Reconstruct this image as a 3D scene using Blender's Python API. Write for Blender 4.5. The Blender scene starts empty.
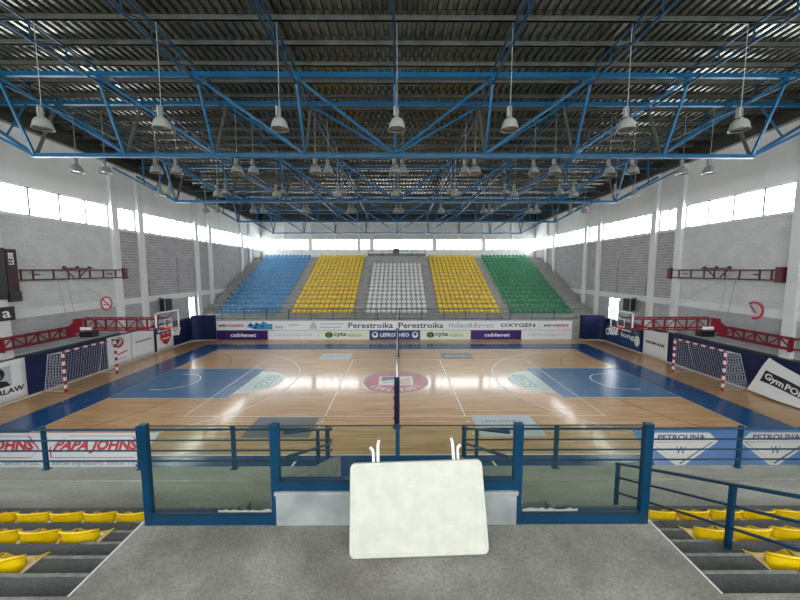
import bpy, math, random
from mathutils import Vector, Matrix
random.seed(7)
S = bpy.context.scene
COL = S.collection
R = math.radians
# ------------------------------------------------------------------ camera, world, exposure
cd = bpy.data.cameras.new('camera'); cam = bpy.data.objects.new('camera', cd); COL.objects.link(cam)
cd.sensor_width = 36; cd.lens = 36 * 334 / 800; cd.clip_end = 300; cd.clip_start = 0.05
cam.location = (0, 0, 6.22); cam.rotation_euler = (R(90 - 5.13), 0, R(-0.28))
S.camera = cam
w = bpy.data.worlds.new('sky'); S.world = w; w.use_nodes = True
bg = w.node_tree.nodes['Background']; bg.inputs[0].default_value = (0.93, 0.97, 1.0, 1); bg.inputs[1].default_value = 10.0
S.view_settings.view_transform = 'Standard'; S.view_settings.look = 'None'
S.view_settings.exposure = 0.7; S.view_settings.gamma = 1; S.view_settings.use_curve_mapping = False

W = 18.6                       # inner face of side walls
YB, YN = 45.8, -9.3            # back wall, wall behind the viewer
CY = 18.27                     # court centre
CX = -0.14
WZ0, WZ1 = 8.94, 10.39         # window strip
ZR = 14.05                     # roof deck
def portal(loc, rot, sx, sy):
    l = bpy.data.lights.new('daylight_portal', 'AREA'); l.shape = 'RECTANGLE'; l.size = sx; l.size_y = sy
    l.cycles.is_portal = True
    o = bpy.data.objects.new('daylight_portal', l); COL.objects.link(o); o.location = loc; o.rotation_euler = rot
zc = (WZ0 + WZ1) / 2
portal((-W - .3, (YB + YN) / 2, zc), (R(90), 0, R(-90)), YB - YN, 1.5)
portal((W + .3, (YB + YN) / 2, zc), (R(90), 0, R(90)), YB - YN, 1.5)
portal((0, YB + .3, zc), (R(-90), 0, 0), 2 * W, 1.5)
portal((0, YN - .3, 11.2), (R(90), 0, 0), 2 * W, 4.7)  # covers the heightened glazing behind the viewer

portal((0, -8.3, ZR + .5), (0, 0, 0), 30, 1.4)  # portal for the unseen skylight added behind the viewer
# ------------------------------------------------------------------ helpers
def tag(o, label=None, cat=None, group=None, kind=None):
    if label: o['label'] = label
    if cat: o['category'] = cat
    if group: o['group'] = group
    if kind: o['kind'] = kind
    return o
WL = {}
def wloc(o):
    v = Vector((0, 0, 0))
    while o is not None:
        v += o.location; o = o.parent
    return v
def empty(name, loc, label=None, cat=None, group=None, rz=0):
    o = bpy.data.objects.new(name, None); COL.objects.link(o); o.location = loc; o.rotation_euler = (0, 0, rz)
    o.empty_display_size = .2
    return tag(o, label, cat, group)
def link(name, me, parent=None):
    o = bpy.data.objects.new(name, me); COL.objects.link(o); o.parent = parent
    return o
class MB:
    def __init__(s): s.v = []; s.f = []; s.m = []
    def add(s, vs, fs, m=0):
        b = len(s.v); s.v += [tuple(p) for p in vs]
        for f in fs: s.f.append([b + i for i in f]); s.m.append(m)
        return s
    def box(s, x0, x1, y0, y1, z0, z1, m=0):
        x0, x1 = sorted((x0, x1)); y0, y1 = sorted((y0, y1)); z0, z1 = sorted((z0, z1))
        vs = [(x, y, z) for z in (z0, z1) for y in (y0, y1) for x in (x0, x1)]
        return s.add(vs, [(0, 2, 3, 1), (4, 5, 7, 6), (0, 1, 5, 4), (2, 6, 7, 3), (0, 4, 6, 2), (1, 3, 7, 5)], m)
    def bar(s, p, q, a, b=None, m=0, up=(0, 0, 1)):
        b = b or a; p = Vector(p); q = Vector(q); d = (q - p).normalized(); up = Vector(up)
        if abs(d.dot(up)) > .98: up = Vector((0, 1, 0))
        x = d.cross(up).normalized(); z = x.cross(d)
        vs = [c + x * (i * a / 2) + z * (j * b / 2) for c in (p, q) for (i, j) in ((-1, -1), (1, -1), (1, 1), (-1, 1))]
        return s.add(vs, [(0, 1, 2, 3), (7, 6, 5, 4), (0, 4, 5, 1), (1, 5, 6, 2), (2, 6, 7, 3), (3, 7, 4, 0)], m)
    def tube(s, pts, r, n=8, m=0):
        pts = [Vector(p) for p in pts]; rings = []
        for i, p in enumerate(pts):
            d = (pts[min(i + 1, len(pts) - 1)] - pts[max(i - 1, 0)]).normalized()
            up = Vector((0, 0, 1)) if abs(d.z) < .95 else Vector((0, 1, 0))
            x = d.cross(up).normalized(); z = x.cross(d)
            rr = r[i] if isinstance(r, (list, tuple)) else r
            rings.append([p + (x * math.cos(2 * math.pi * k / n) + z * math.sin(2 * math.pi * k / n)) * rr for k in range(n)])
        vs = [q for ring in rings for q in ring]; fs = [tuple(range(n))[::-1], tuple((len(pts) - 1) * n + k for k in range(n))]
        for i in range(len(pts) - 1):
            for k in range(n):
                a = i * n + k; b = i * n + (k + 1) % n
                fs.append((a, b, b + n, a + n))
        return s.add(vs, fs, m)
    def lathe(s, prof, c=(0, 0, 0), n=20, m=0):
        cx, cy, cz = c; vs = []; fs = []
        for (r, z) in prof:
            for k in range(n):
                t = 2 * math.pi * k / n; vs.append((cx + r * math.cos(t), cy + r * math.sin(t), cz + z))
        for i in range(len(prof) - 1):
            for k in range(n):
                a = i * n + k; b = i * n + (k + 1) % n; fs.append((a, b, b + n, a + n))
        return s.add(vs, fs, m)
    def prism(s, pts, vec, m=0):
        n = len(pts); vec = Vector(vec); pts = [Vector(p) for p in pts]
        vs = pts + [p + vec for p in pts]
        fs = [tuple(range(n)), tuple(range(2 * n - 1, n - 1, -1))] + [(i, i + n, (i + 1) % n + n, (i + 1) % n) for i in range(n)]
        return s.add(vs, fs, m)
    def build(s, name, mats, parent=None, smooth=False, bevel=0):
        o0 = wloc(parent) if parent is not None else Vector((0, 0, 0))
        me = bpy.data.meshes.new(name)
        me.from_pydata([(a - o0.x, b - o0.y, c - o0.z) for a, b, c in s.v], [], s.f)
        if not isinstance(mats, (list, tuple)): mats = [mats]
        for x in mats: me.materials.append(x)
        me.polygons.foreach_set('material_index', s.m)
        if smooth: me.polygons.foreach_set('use_smooth', [True] * len(s.f))
        me.validate(); me.update()
        import bmesh
        bm = bmesh.new(); bm.from_mesh(me); bmesh.ops.recalc_face_normals(bm, faces=bm.faces)
        if bevel: 
            bmesh.ops.bevel(bm, geom=bm.edges[:], offset=bevel, segments=2, affect='EDGES', profile=.5)
        bm.to_mesh(me); bm.free()
        return link(name, me, parent)
def BX(name, m, x0, x1, y0, y1, z0, z1, parent=None, bevel=0):
    return MB().box(x0, x1, y0, y1, z0, z1).build(name, m, parent, bevel=bevel)
def struct(o): o['kind'] = 'structure'; return o
def copy_tree(o, parent=None):
    c = o.copy(); COL.objects.link(c); c.parent = parent
    for ch in list(o.children): copy_tree(ch, c)
    return c
ORD = ['first', 'second', 'third', 'fourth', 'fifth', 'sixth', 'seventh', 'eighth', 'ninth', 'tenth', 'eleventh', 'twelfth']

# ------------------------------------------------------------------ materials
def mat(name, c, rough=.6, metal=0, spec=.5, coat=0):
    m = bpy.data.materials.new(name); m.use_nodes = True; b = m.node_tree.nodes['Principled BSDF']
    b.inputs['Base Color'].default_value = (*c, 1); b.inputs['Roughness'].default_value = rough
    b.inputs['Metallic'].default_value = metal; b.inputs['Specular IOR Level'].default_value = spec
    if coat: b.inputs['Coat Weight'].default_value = coat; b.inputs['Coat Roughness'].default_value = .15
    return m
def srgb(r, g, b):
    f = lambda v: (v / 255 / 12.92) if v / 255 <= .04045 else ((v / 255 + .055) / 1.055) ** 2.4
    return (f(r), f(g), f(b))
def N(m, t, **k):
    n = m.node_tree.nodes.new(t)
    for a, v in k.items(): setattr(n, a, v)
    return n
def L(m, a, b): m.node_tree.links.new(a, b)
def noisy(name, c1, c2, scale=3, rough=.7, stretch=(1, 1, 1), detail=6, bump=0, lo=.35, hi=.65, spec=.4, metal=0, c3=None, scale3=.6):
    m = mat(name, c1, rough, metal, spec); b = m.node_tree.nodes['Principled BSDF']
    g = N(m, 'ShaderNodeNewGeometry'); mp = N(m, 'ShaderNodeMapping'); mp.inputs['Scale'].default_value = stretch
    L(m, g.outputs['Position'], mp.inputs['Vector'])
    n = N(m, 'ShaderNodeTexNoise'); n.inputs['Scale'].default_value = scale; n.inputs['Detail'].default_value = detail
    L(m, mp.outputs[0], n.inputs['Vector'])
    r = N(m, 'ShaderNodeValToRGB'); r.color_ramp.elements[0].position = lo; r.color_ramp.elements[1].position = hi
    r.color_ramp.elements[0].color = (*c1, 1); r.color_ramp.elements[1].color = (*c2, 1)
    L(m, n.outputs['Fac'], r.inputs[0]); out = r.outputs[0]
    if c3:
        n3 = N(m, 'ShaderNodeTexNoise'); n3.inputs['Scale'].default_value = scale3; n3.inputs['Detail'].default_value = 5
        L(m, mp.outputs[0], n3.inputs['Vector'])
        r3 = N(m, 'ShaderNodeValToRGB'); r3.color_ramp.elements[0].position = .5; r3.color_ramp.elements[1].position = .68
        L(m, n3.outputs['Fac'], r3.inputs[0])
        mx = N(m, 'ShaderNodeMix', data_type='RGBA'); L(m, r3.outputs[0], mx.inputs[0]); L(m, out, mx.inputs[6]); mx.inputs[7].default_value = (*c3, 1)
        out = mx.outputs[2]
    L(m, out, b.inputs['Base Color'])
    if bump:
        bp = N(m, 'ShaderNodeBump'); bp.inputs['Strength'].default_value = bump; bp.inputs['Distance'].default_value = .02
        L(m, n.outputs['Fac'], bp.inputs['Height']); L(m, bp.outputs[0], b.inputs['Normal'])
    return m
def concrete(name, base, var, stain, rough=.8, big=1.1, bump=.25, stretch=(1, 1, 1)):
    """mottled grey concrete: broad stains, fine grain and small dark specks"""
    m = noisy(name, tuple(c * (1 - var) for c in base), tuple(c * (1 + var) for c in base), 38, rough, stretch, 10, bump, .3, .7, .35)
    b = m.node_tree.nodes['Principled BSDF']; src = b.inputs['Base Color'].links[0].from_socket
    g = N(m, 'ShaderNodeNewGeometry'); mp = N(m, 'ShaderNodeMapping'); mp.inputs['Scale'].default_value = stretch; L(m, g.outputs['Position'], mp.inputs[0])
    n = N(m, 'ShaderNodeTexNoise'); n.inputs['Scale'].default_value = big; n.inputs['Detail'].default_value = 9; n.inputs['Roughness'].default_value = .65; L(m, mp.outputs[0], n.inputs[0])
    r = N(m, 'ShaderNodeValToRGB'); r.color_ramp.elements[0].position = .38; r.color_ramp.elements[1].position = .62
    r.color_ramp.elements[0].color = (*stain, 1); r.color_ramp.elements[1].color = (1, 1, 1, 1); L(m, n.outputs['Fac'], r.inputs[0])
    mx = N(m, 'ShaderNodeMix', data_type='RGBA', blend_type='MULTIPLY'); mx.inputs[0].default_value = 1; L(m, src, mx.inputs[6]); L(m, r.outputs[0], mx.inputs[7])
    v = N(m, 'ShaderNodeTexVoronoi'); v.inputs['Scale'].default_value = 5.5; L(m, g.outputs['Position'], v.inputs['Vector'])
    r2 = N(m, 'ShaderNodeValToRGB'); r2.color_ramp.elements[0].position = .04; r2.color_ramp.elements[1].position = .07
    r2.color_ramp.elements[0].color = (.45, .44, .42, 1); r2.color_ramp.elements[1].color = (1, 1, 1, 1); L(m, v.outputs['Distance'], r2.inputs[0])
    mx2 = N(m, 'ShaderNodeMix', data_type='RGBA', blend_type='MULTIPLY'); mx2.inputs[0].default_value = .7; L(m, mx.outputs[2], mx2.inputs[6]); L(m, r2.outputs[0], mx2.inputs[7])
    L(m, mx2.outputs[2], b.inputs['Base Color']); return m
def brick(name, c1, c2, cm, axis, bw=.4, bh=.2, mort=.012):
    m = mat(name, c1, .85, 0, .2); b = m.node_tree.nodes['Principled BSDF']
    g = N(m, 'ShaderNodeNewGeometry'); sp = N(m, 'ShaderNodeSeparateXYZ'); cb = N(m, 'ShaderNodeCombineXYZ')
    L(m, g.outputs['Position'], sp.inputs[0]); L(m, sp.outputs[axis], cb.inputs[0]); L(m, sp.outputs[2], cb.inputs[1])
    t = N(m, 'ShaderNodeTexBrick'); t.inputs['Scale'].default_value = 1; t.inputs['Brick Width'].default_value = bw; t.inputs['Row Height'].default_value = bh
    t.inputs['Mortar Size'].default_value = mort; t.inputs['Color1'].default_value = (*c1, 1); t.inputs['Color2'].default_value = (*c2, 1); t.inputs['Mortar'].default_value = (*cm, 1)
    L(m, cb.outputs[0], t.inputs['Vector'])
    n = N(m, 'ShaderNodeTexNoise'); n.inputs['Scale'].default_value = 1.3; L(m, g.outputs['Position'], n.inputs['Vector'])
    mx = N(m, 'ShaderNodeMix', data_type='RGBA', blend_type='MULTIPLY'); mx.inputs[0].default_value = .25
    L(m, t.outputs[0], mx.inputs[6]); L(m, n.outputs['Fac'], mx.inputs[7]); L(m, mx.outputs[2], b.inputs['Base Color'])
    return m
def wood():
    m = mat('court_wood', (.5, .3, .15), .3, 0, .3); b = m.node_tree.nodes['Principled BSDF']
    g = N(m, 'ShaderNodeNewGeometry'); 
    t = N(m, 'ShaderNodeTexBrick'); t.inputs['Scale'].default_value = 1; t.inputs['Brick Width'].default_value = 1.6; t.inputs['Row Height'].default_value = .11
    t.inputs['Mortar Size'].default_value = .0; t.offset = .37
    t.inputs['Color1'].default_value = (*srgb(216, 172, 122), 1); t.inputs['Color2'].default_value = (*srgb(198, 150, 100), 1); t.inputs['Mortar'].default_value = (*srgb(180, 130, 85), 1)
    L(m, g.outputs['Position'], t.inputs['Vector'])
    mp = N(m, 'ShaderNodeMapping'); mp.inputs['Scale'].default_value = (.35, 3.5, 1); L(m, g.outputs['Position'], mp.inputs[0])
    n = N(m, 'ShaderNodeTexNoise'); n.inputs['Scale'].default_value = 1.6; n.inputs['Detail'].default_value = 5; L(m, mp.outputs[0], n.inputs['Vector'])
    r = N(m, 'ShaderNodeValToRGB'); r.color_ramp.elements[0].color = (.72, .68, .62, 1); r.color_ramp.elements[1].color = (1, 1, 1, 1)
    r.color_ramp.elements[0].position = .3; r.color_ramp.elements[1].position = .6; L(m, n.outputs['Fac'], r.inputs[0])
    mx = N(m, 'ShaderNodeMix', data_type='RGBA', blend_type='MULTIPLY'); mx.inputs[0].default_value = 1
    L(m, t.outputs[0], mx.inputs[6]); L(m, r.outputs[0], mx.inputs[7]); L(m, mx.outputs[2], b.inputs['Base Color'])
    b.inputs['Coat Weight'].default_value = .4; b.inputs['Coat Roughness'].default_value = .1
    return m
def glassy(name, tint, refl=.08):
    m = bpy.data.materials.new(name); m.use_nodes = True; nt = m.node_tree; nt.nodes.clear()
    o = N(m, 'ShaderNodeOutputMaterial'); t = N(m, 'ShaderNodeBsdfTransparent'); t.inputs[0].default_value = (*tint, 1)
    gl = N(m, 'ShaderNodeBsdfGlossy'); gl.inputs['Roughness'].default_value = .03
    mx = N(m, 'ShaderNodeMixShader'); mx.inputs[0].default_value = refl; L(m, t.outputs[0], mx.inputs[1]); L(m, gl.outputs[0], mx.inputs[2]); L(m, mx.outputs[0], o.inputs[0])
    return m
def stripes(name, c1, c2, ax, per=.4):
    m = mat(name, c1, .45); b = m.node_tree.nodes['Principled BSDF']
    g = N(m, 'ShaderNodeNewGeometry'); sp = N(m, 'ShaderNodeSeparateXYZ'); L(m, g.outputs['Position'], sp.inputs[0])
    a = N(m, 'ShaderNodeMath', operation='ADD'); L(m, sp.outputs[ax], a.inputs[0]); a.inputs[1].default_value = .0
    d = N(m, 'ShaderNodeMath', operation='DIVIDE'); L(m, a.outputs[0], d.inputs[0]); d.inputs[1].default_value = per
    f = N(m, 'ShaderNodeMath', operation='FRACT'); L(m, d.outputs[0], f.inputs[0])
    q = N(m, 'ShaderNodeMath', operation='GREATER_THAN'); L(m, f.outputs[0], q.inputs[0]); q.inputs[1].default_value = .5
    mx = N(m, 'ShaderNodeMix', data_type='RGBA'); L(m, q.outputs[0], mx.inputs[0]); mx.inputs[6].default_value = (*c1, 1); mx.inputs[7].default_value = (*c2, 1)
    L(m, mx.outputs[2], b.inputs['Base Color']); return m
M = {}
M['wood'] = wood()
M['blue_floor'] = noisy('blue_court_paint', srgb(18, 72, 122), srgb(26, 82, 132), 2, .2, spec=.5, detail=2)
M['key_blue'] = noisy('key_paint', srgb(50, 102, 150), srgb(62, 114, 160), 2, .25, detail=2)
M['line'] = mat('white_line_paint', srgb(232, 228, 218), .35)
M['dline'] = mat('dark_line_paint', srgb(60, 40, 50), .35)
M['white'] = mat('white_paint', (.78, .78, .76), .5)
M['board_white'] = mat('board_white', (.82, .83, .84), .45)
M['black'] = mat('black', (.012, .012, .014), .4)
M['grey'] = mat('grey_print', (.25, .26, .27), .5)
M['lgrey'] = mat('light_grey_print', (.5, .52, .54), .5)
M['red'] = mat('red_print', srgb(200, 25, 45), .45)
M['navy'] = noisy('navy_padding', srgb(8, 22, 66), srgb(12, 30, 80), 1.5, .55, detail=2)
M['navy_print'] = mat('navy_print', srgb(30, 62, 118), .4)
M['purple'] = mat('purple_print', srgb(60, 18, 104), .4)
M['green_print'] = mat('green_print', srgb(120, 160, 50), .4)
M['teal_print'] = mat('teal_print', srgb(60, 150, 190), .4)
M['cream'] = mat('cream_print', srgb(226, 232, 214), .45)
M['blue_steel'] = noisy('blue_truss_paint', srgb(0, 76, 114), srgb(0, 86, 126), 1, .38, detail=2)
M['blue_dark'] = mat('dark_blue_girder_paint', srgb(0, 54, 84), .4)
M['rail'] = noisy('blue_rail_paint', srgb(0, 46, 72), srgb(0, 54, 82), 3, .35, detail=3)
M['shaded_rail'] = mat('shaded_blue_rail', srgb(24, 42, 66), .4)  # rail blue with the shade of the far stand mixed into the colour
M['red_steel'] = mat('red_steel', srgb(128, 22, 40), .42)
M['dark_red'] = mat('dark_red_panel', srgb(52, 6, 18), .5)
M['maroon'] = mat('maroon_steel', srgb(84, 16, 30), .45)
M['galv'] = noisy('galvanised_steel', (.10, .105, .09), (.15, .155, .135), 2, .45, metal=.4, detail=3)
M['deck'] = noisy('roof_deck', (.17, .17, .14), (.25, .25, .21), .7, .24, metal=.85, detail=4, spec=.6)
M['eave'] = mat('dark_eaves_steel', (.02, .025, .03), .5)
M['wallc'] = noisy('plain_concrete_wall', (.72, .72, .69), (.80, .80, .77), .35, .85, detail=5, stretch=(1, 1, .5))
M['pier'] = noisy('painted_pier', (.66, .67, .65), (.74, .74, .72), .6, .7)
M['brickw'] = brick('white_painted_block', (.72, .73, .71), (.68, .69, .67), (.6, .61, .59), 1)
M['brickl'] = brick('lilac_grey_block', (.46, .43, .44), (.37, .345, .36), (.62, .6, .59), 1, .4, .2, .02)
M['brickg'] = brick('grey_block', (.5, .505, .5), (.45, .455, .45), (.42, .42, .42), 1)
M['backw'] = noisy('back_wall_concrete', (.56, .57, .56), (.64, .65, .64), .5, .85)
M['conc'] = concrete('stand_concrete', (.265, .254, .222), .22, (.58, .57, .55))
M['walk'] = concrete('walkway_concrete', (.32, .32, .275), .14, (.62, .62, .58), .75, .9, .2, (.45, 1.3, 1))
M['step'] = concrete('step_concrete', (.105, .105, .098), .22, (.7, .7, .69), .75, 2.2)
M['farc'] = noisy('far_stand_concrete', (.3, .297, .28), (.4, .393, .37), 2, .8, detail=5)
M['parapet'] = noisy('pale_render', (.2, .21, .208), (.3, .315, .31), 3, .85, bump=.4, detail=8)
M['lit_edge'] = noisy('lit_step_edge', (.15, .15, .14), (.24, .24, .22), 14, .8)  # lighter grey that paints the lit front edge of each tread
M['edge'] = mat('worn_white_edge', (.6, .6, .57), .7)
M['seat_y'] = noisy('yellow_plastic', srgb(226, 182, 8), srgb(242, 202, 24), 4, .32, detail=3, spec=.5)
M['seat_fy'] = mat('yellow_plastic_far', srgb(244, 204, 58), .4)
M['seat_b'] = mat('blue_plastic', srgb(74, 148, 198), .4)
M['seat_w'] = mat('white_plastic', srgb(228, 226, 222), .45)
M['seat_g'] = mat('green_plastic', srgb(14, 138, 86), .4)
M['table'] = noisy('table_plastic', (.47, .465, .395), (.53, .525, .45), 9, .45, detail=6)
M['tube_white'] = mat('white_powder_tube', (.75, .7, .68), .35)
M['glass'] = glassy('guard_glass', (.88, .94, .89), .04)
M['window_glass'] = glassy('window_glass', (.98, .99, .99), .03)
M['board_glass'] = glassy('backboard_glass', (.95, .96, .97), .05)
M['frame_al'] = mat('aluminium_frame', (.3, .31, .32), .5, .2)
M['lamp'] = mat('lamp_reflector', (.33, .33, .305), .4, .1)
M['lamp_in'] = mat('lamp_lens', (.3, .3, .28), .15, .2)
M['lamp_body'] = mat('lamp_body', (.16, .17, .17), .5)
M['cord'] = mat('cord', (.35, .35, .33), .6)
M['orange'] = mat('orange_rim', srgb(230, 80, 40), .4)
M['string'] = mat('net_string', (.62, .64, .68), .8)
M['goal'] = stripes('goal_post_stripes', srgb(150, 24, 44), srgb(232, 230, 228), 2)
M['goal_bar'] = stripes('goal_bar_stripes', srgb(150, 24, 44), srgb(232, 230, 228), 1, .5)
M['mat_grey'] = mat('grey_floor_print', srgb(86, 90, 98), .3)
M['mat_light'] = mat('light_floor_print', srgb(188, 194, 198), .3)
M['floor_green'] = mat('green_floor_print', srgb(92, 132, 118), .3)
M['floor_pale'] = mat('pale_floor_print', srgb(206, 212, 196), .28)
M['floor_pale2'] = mat('pale_teal_floor_print', srgb(184, 204, 196), .28)
M['logo_red'] = mat('centre_logo_red', srgb(176, 74, 84), .28)
M['logo_navy'] = mat('centre_logo_navy', srgb(70, 76, 104), .28)
M['logo_tan'] = mat('centre_logo_tan', srgb(216, 176, 120), .28)
M['mat_blue'] = mat('blue_floor_print', srgb(86, 132, 190), .3)
M['film'] = mat('peeled_film', (.26, .265, .24), .8)
M['skin'] = mat('portrait_light', (.45, .45, .45), .5)

# ------------------------------------------------------------------ text
def textmesh(name, s, width, height, c, right, up, m, parent=None, depth=.004, bold=0, shear=0):
    cu = bpy.data.curves.new('t', 'FONT'); cu.body = s; cu.extrude = 0; cu.offset = bold; cu.resolution_u = 2; cu.shear = shear
    o = bpy.data.objects.new('t', cu); COL.objects.link(o)
    dg = bpy.context.evaluated_depsgraph_get(); dg.update()
    me = bpy.data.meshes.new_from_object(o.evaluated_get(dg)); bpy.data.objects.remove(o)
    xs = [v.co.x for v in me.vertices]; ys = [v.co.y for v in me.vertices]
    x0, x1, y0, y1 = min(xs), max(xs), min(ys), max(ys)
    right = Vector(right).normalized(); up = Vector(up).normalized(); nrm = right.cross(up).normalized()
    if abs(up.dot(right)) > .05 and name == 'advert_lettering': up = up / up.y
    c = Vector(c)
    o0 = wloc(parent) if parent is not None else Vector((0, 0, 0))
    vs = []; fs = []
    for v in me.vertices:
        p = c + right * (((v.co.x - x0) / (x1 - x0) - .5) * width) + up * (((v.co.y - y0) / (y1 - y0) - .5) * height) + nrm * depth - o0
        vs.append(p)
    fs = [list(p.vertices) for p in me.polygons]
    bpy.data.meshes.remove(me)
    me = bpy.data.meshes.new(name); me.from_pydata([tuple(p) for p in vs], [], fs); me.materials.append(m); me.update()
    return link(name, me, parent)

# ------------------------------------------------------------------ floor and markings
floor = struct(BX('floor', M['wood'], -W, W, YN, YB, -.3, 0))
_z = [.001]
def flat(name, m, pts, z=None, parent=floor):
    z = z if z is not None else .002
    return MB().add([(x, y, z) for x, y in pts], [list(range(len(pts)))]).build(name, m, parent)
def rect(name, m, x0, x1, y0, y1, z=.002): return flat(name, m, [(x0, y0), (x1, y0), (x1, y1), (x0, y1)], z)
def strip(name, m, pts, wd, z=.004, closed=False):
    n = len(pts); L_, R_ = [], []
    for i in range(n):
        a = Vector(pts[(i - 1) % n] if closed else pts[max(i - 1, 0)]); b = Vector(pts[(i + 1) % n] if closed else pts[min(i + 1, n - 1)])
        d = (b - a).normalized(); nn = Vector((-d.y, d.x)); p = Vector(pts[i]); L_.append(p + nn * wd / 2); R_.append(p - nn * wd / 2)
    vs = [(p.x, p.y, z) for p in L_] + [(p.x, p.y, z) for p in R_]
    fs = [(i, (i + 1) % n, (i + 1) % n + n, i + n) for i in range(n if closed else n - 1)]
    return MB().add(vs, fs).build(name, m, floor)
def arc(cx, cy, r, a0, a1, n=40): return [(cx + r * math.cos(R(a0 + (a1 - a0) * i / n)), cy + r * math.sin(R(a0 + (a1 - a0) * i / n))) for i in range(n + 1)]
bx0, bx1, by0, by1 = CX - 14, CX + 14, CY - 7.5, CY + 7.5
rect('border_paint', M['blue_floor'], bx0 - 1.9, bx0, by0 - 2, by1 + 1.9)
rect('border_paint', M['blue_floor'], bx1, bx1 + 1.9, by0 - 2, by1 + 1.9)
rect('border_paint', M['blue_floor'], bx0, bx1, by0 - 2, by0)
rect('border_paint', M['blue_floor'], bx0, bx1, by1, by1 + 1.9)
strip('boundary_line', M['line'], [(bx0, by0), (bx1, by0), (bx1, by1), (bx0, by1)], .07, closed=True)
for s in (-1, 1):
    bx = CX + s * 14; fx = bx - s * 5.8; hx = bx - s * 1.575
    # handball arcs, keys, free-throw prints, arcs
    g = CX + s * 16.9
    pts = [(g - s * 6.2 * math.cos(R(t)), CY + 1.5 + 6.2 * math.sin(R(t))) for t in range(85, -1, -5)] + [(g - s * 6.2 * math.cos(R(t)), CY - 1.5 - 6.2 * math.sin(R(t))) for t in range(0, 86, 5)]
    strip('handball_arc', M['dline'], pts, .05, .0035)
    rect('key_paint', M['key_blue'], min(bx, fx), max(bx, fx), CY - 2.45, CY + 2.45, .0045)
    strip('key_line', M['line'], [(bx, CY - 2.45), (fx, CY - 2.45), (fx, CY + 2.45), (bx, CY + 2.45)], .05, .0055)
    flat('free_throw_print', M['floor_pale'], [(fx + (x - fx), y) for x, y in arc(fx, CY, 1.85, 90, 270 if s > 0 else -90, 30)], .0048)
    flat('free_throw_print', M['floor_pale2'], arc(fx - s * .15, CY, 1.62, 90, 270 if s > 0 else -90, 30), .0052)
    strip('free_throw_arc', M['line'], arc(fx, CY, 1.8, 90, 270 if s > 0 else -90, 30), .05, .0056)
    x0 = fx - s * .98
    rect('logo_print', M['floor_green'], x0 - .36, x0 + .36, CY - .95, CY + 1.05, .0058)
    rect('logo_print', M['floor_pale'], x0 - .28, x0 + .28, CY - .85, CY + .95, .0060)
    textmesh('logo_lettering', 'EKO', 1.6, .44, (x0, CY + .05, .0056), (0, -1, 0), (1, 0, 0), M['floor_green'], floor, .001, .02)
    strip('restricted_arc', M['line'], [(hx + s * .4, CY + 1.3)] + [(hx - s * 1.3 * math.sin(R(t)), CY + 1.3 * math.cos(R(t))) for t in range(0, 181, 9)] + [(hx + s * .4, CY - 1.3)], .06, .006)
    t3 = math.degrees(math.asin(6.6 / 6.75))
    strip('three_point_line', M['line'], [(bx, CY + 6.6)] + [(hx - s * 6.75 * math.cos(R(t)), CY + 6.75 * math.sin(R(t))) for t in [t3 - 2 * t3 * i / 50 for i in range(51)]] + [(bx, CY - 6.6)], .05, .0042)
    strip('volleyball_end_line', M['line'], [(CX + s * 9, CY - 4.5), (CX + s * 9, CY + 4.5)], .05, .0065)
    strip('volleyball_attack_line', M['line'], [(CX + s * 3, CY - 4.5), (CX + s * 3, CY + 4.5)], .05, .0044)
    for k in range(3):
        for yy in (CY - 4.9 - k * .5, ):
            strip('dashed_line', M['line'], [(CX + s * 3, yy), (CX + s * 3, yy - .2)], .05, .0044)
    strip('penalty_line', M['line'], [(CX + s * 3.2, 10.5), (CX + s * 3.28, 9.9)], .07, .0068)
    strip('volleyball_side_line', M['line'], [(CX - 9, CY + s * 4.5), (CX + 9, CY + s * 4.5)], .05, .0043)
strip('volleyball_centre_line', M['line'], [(CX, CY - 4.5), (CX, CY + 4.5)], .05, .0043)
# centre logo
flat('centre_logo', M['logo_navy'], arc(CX, CY, 1.83, 0, 360, 48)[:-1], .005)
flat('centre_logo', M['logo_red'], arc(CX, CY, 1.77, 0, 360, 48)[:-1], .0054)
flat('centre_logo', M['line'], [(CX - .95, CY - .65), (CX + .95, CY - .65), (CX + .95, CY + .85), (CX - .95, CY + .85)], .0058)
flat('centre_logo', M['logo_navy'], [(CX - .82, CY + .0), (CX - .1, CY + .3), (CX + .3, CY + .78), (CX - .82, CY + .78)], .0062)
flat('centre_logo', M['logo_tan'], [(CX - .1, CY - .55), (CX + .82, CY - .55), (CX + .82, CY + .65), (CX + .1, CY - .05)], .0062)
strip('centre_logo', M['logo_navy'], [(CX - .75, CY - .3), (CX + .75, CY + .35)], .07, .0066)
for i, ch in enumerate('LEFKOTHEO'):
    a = R(-90 + (i - 4) * 13.5); d = Vector((math.cos(a), math.sin(a), 0))
    textmesh('centre_logo_letter', ch, .2, .42, (CX + d.x * 1.42, CY + d.y * 1.42, .0062), (-d.y, d.x, 0), (-d.x, -d.y, 0), M['line'], floor, .001, .02)
# floor adverts
def floor_ad(m, x0, x1, y0, y1, s=None, tm=None, tw=0, th=0):
    o = rect('floor_advert', m, x0, x1, y0, y1, .0072)
    if s: textmesh('advert_lettering', s, tw, th, ((x0 + x1) / 2, (y0 + y1) / 2, .0076), (1, 0, 0), (0, 1, 0), tm, floor, .001, .01)
floor_ad(M['mat_grey'], -5.9, -3.35, 11.95, 13.65)
floor_ad(M['mat_light'], 3.1, 5.6, 12.0, 13.85)
floor_ad(M['mat_light'], -5.6, -3.4, 22.9, 24.5, 'LEFKOTHEO', M['mat_grey'], 1.5, .35)
floor_ad(M['mat_grey'], 3.1, 5.3, 22.9, 24.6, 'LEFKOTHEO', M['mat_light'], 1.7, .4)
textmesh('advert_lettering', 'LEFKOTHEO', 1.7, .22, (4.3, 13.25, .0078), (1, 0, 0), (0, 1, 0), M['mat_grey'], floor, .001, .01)
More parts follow.
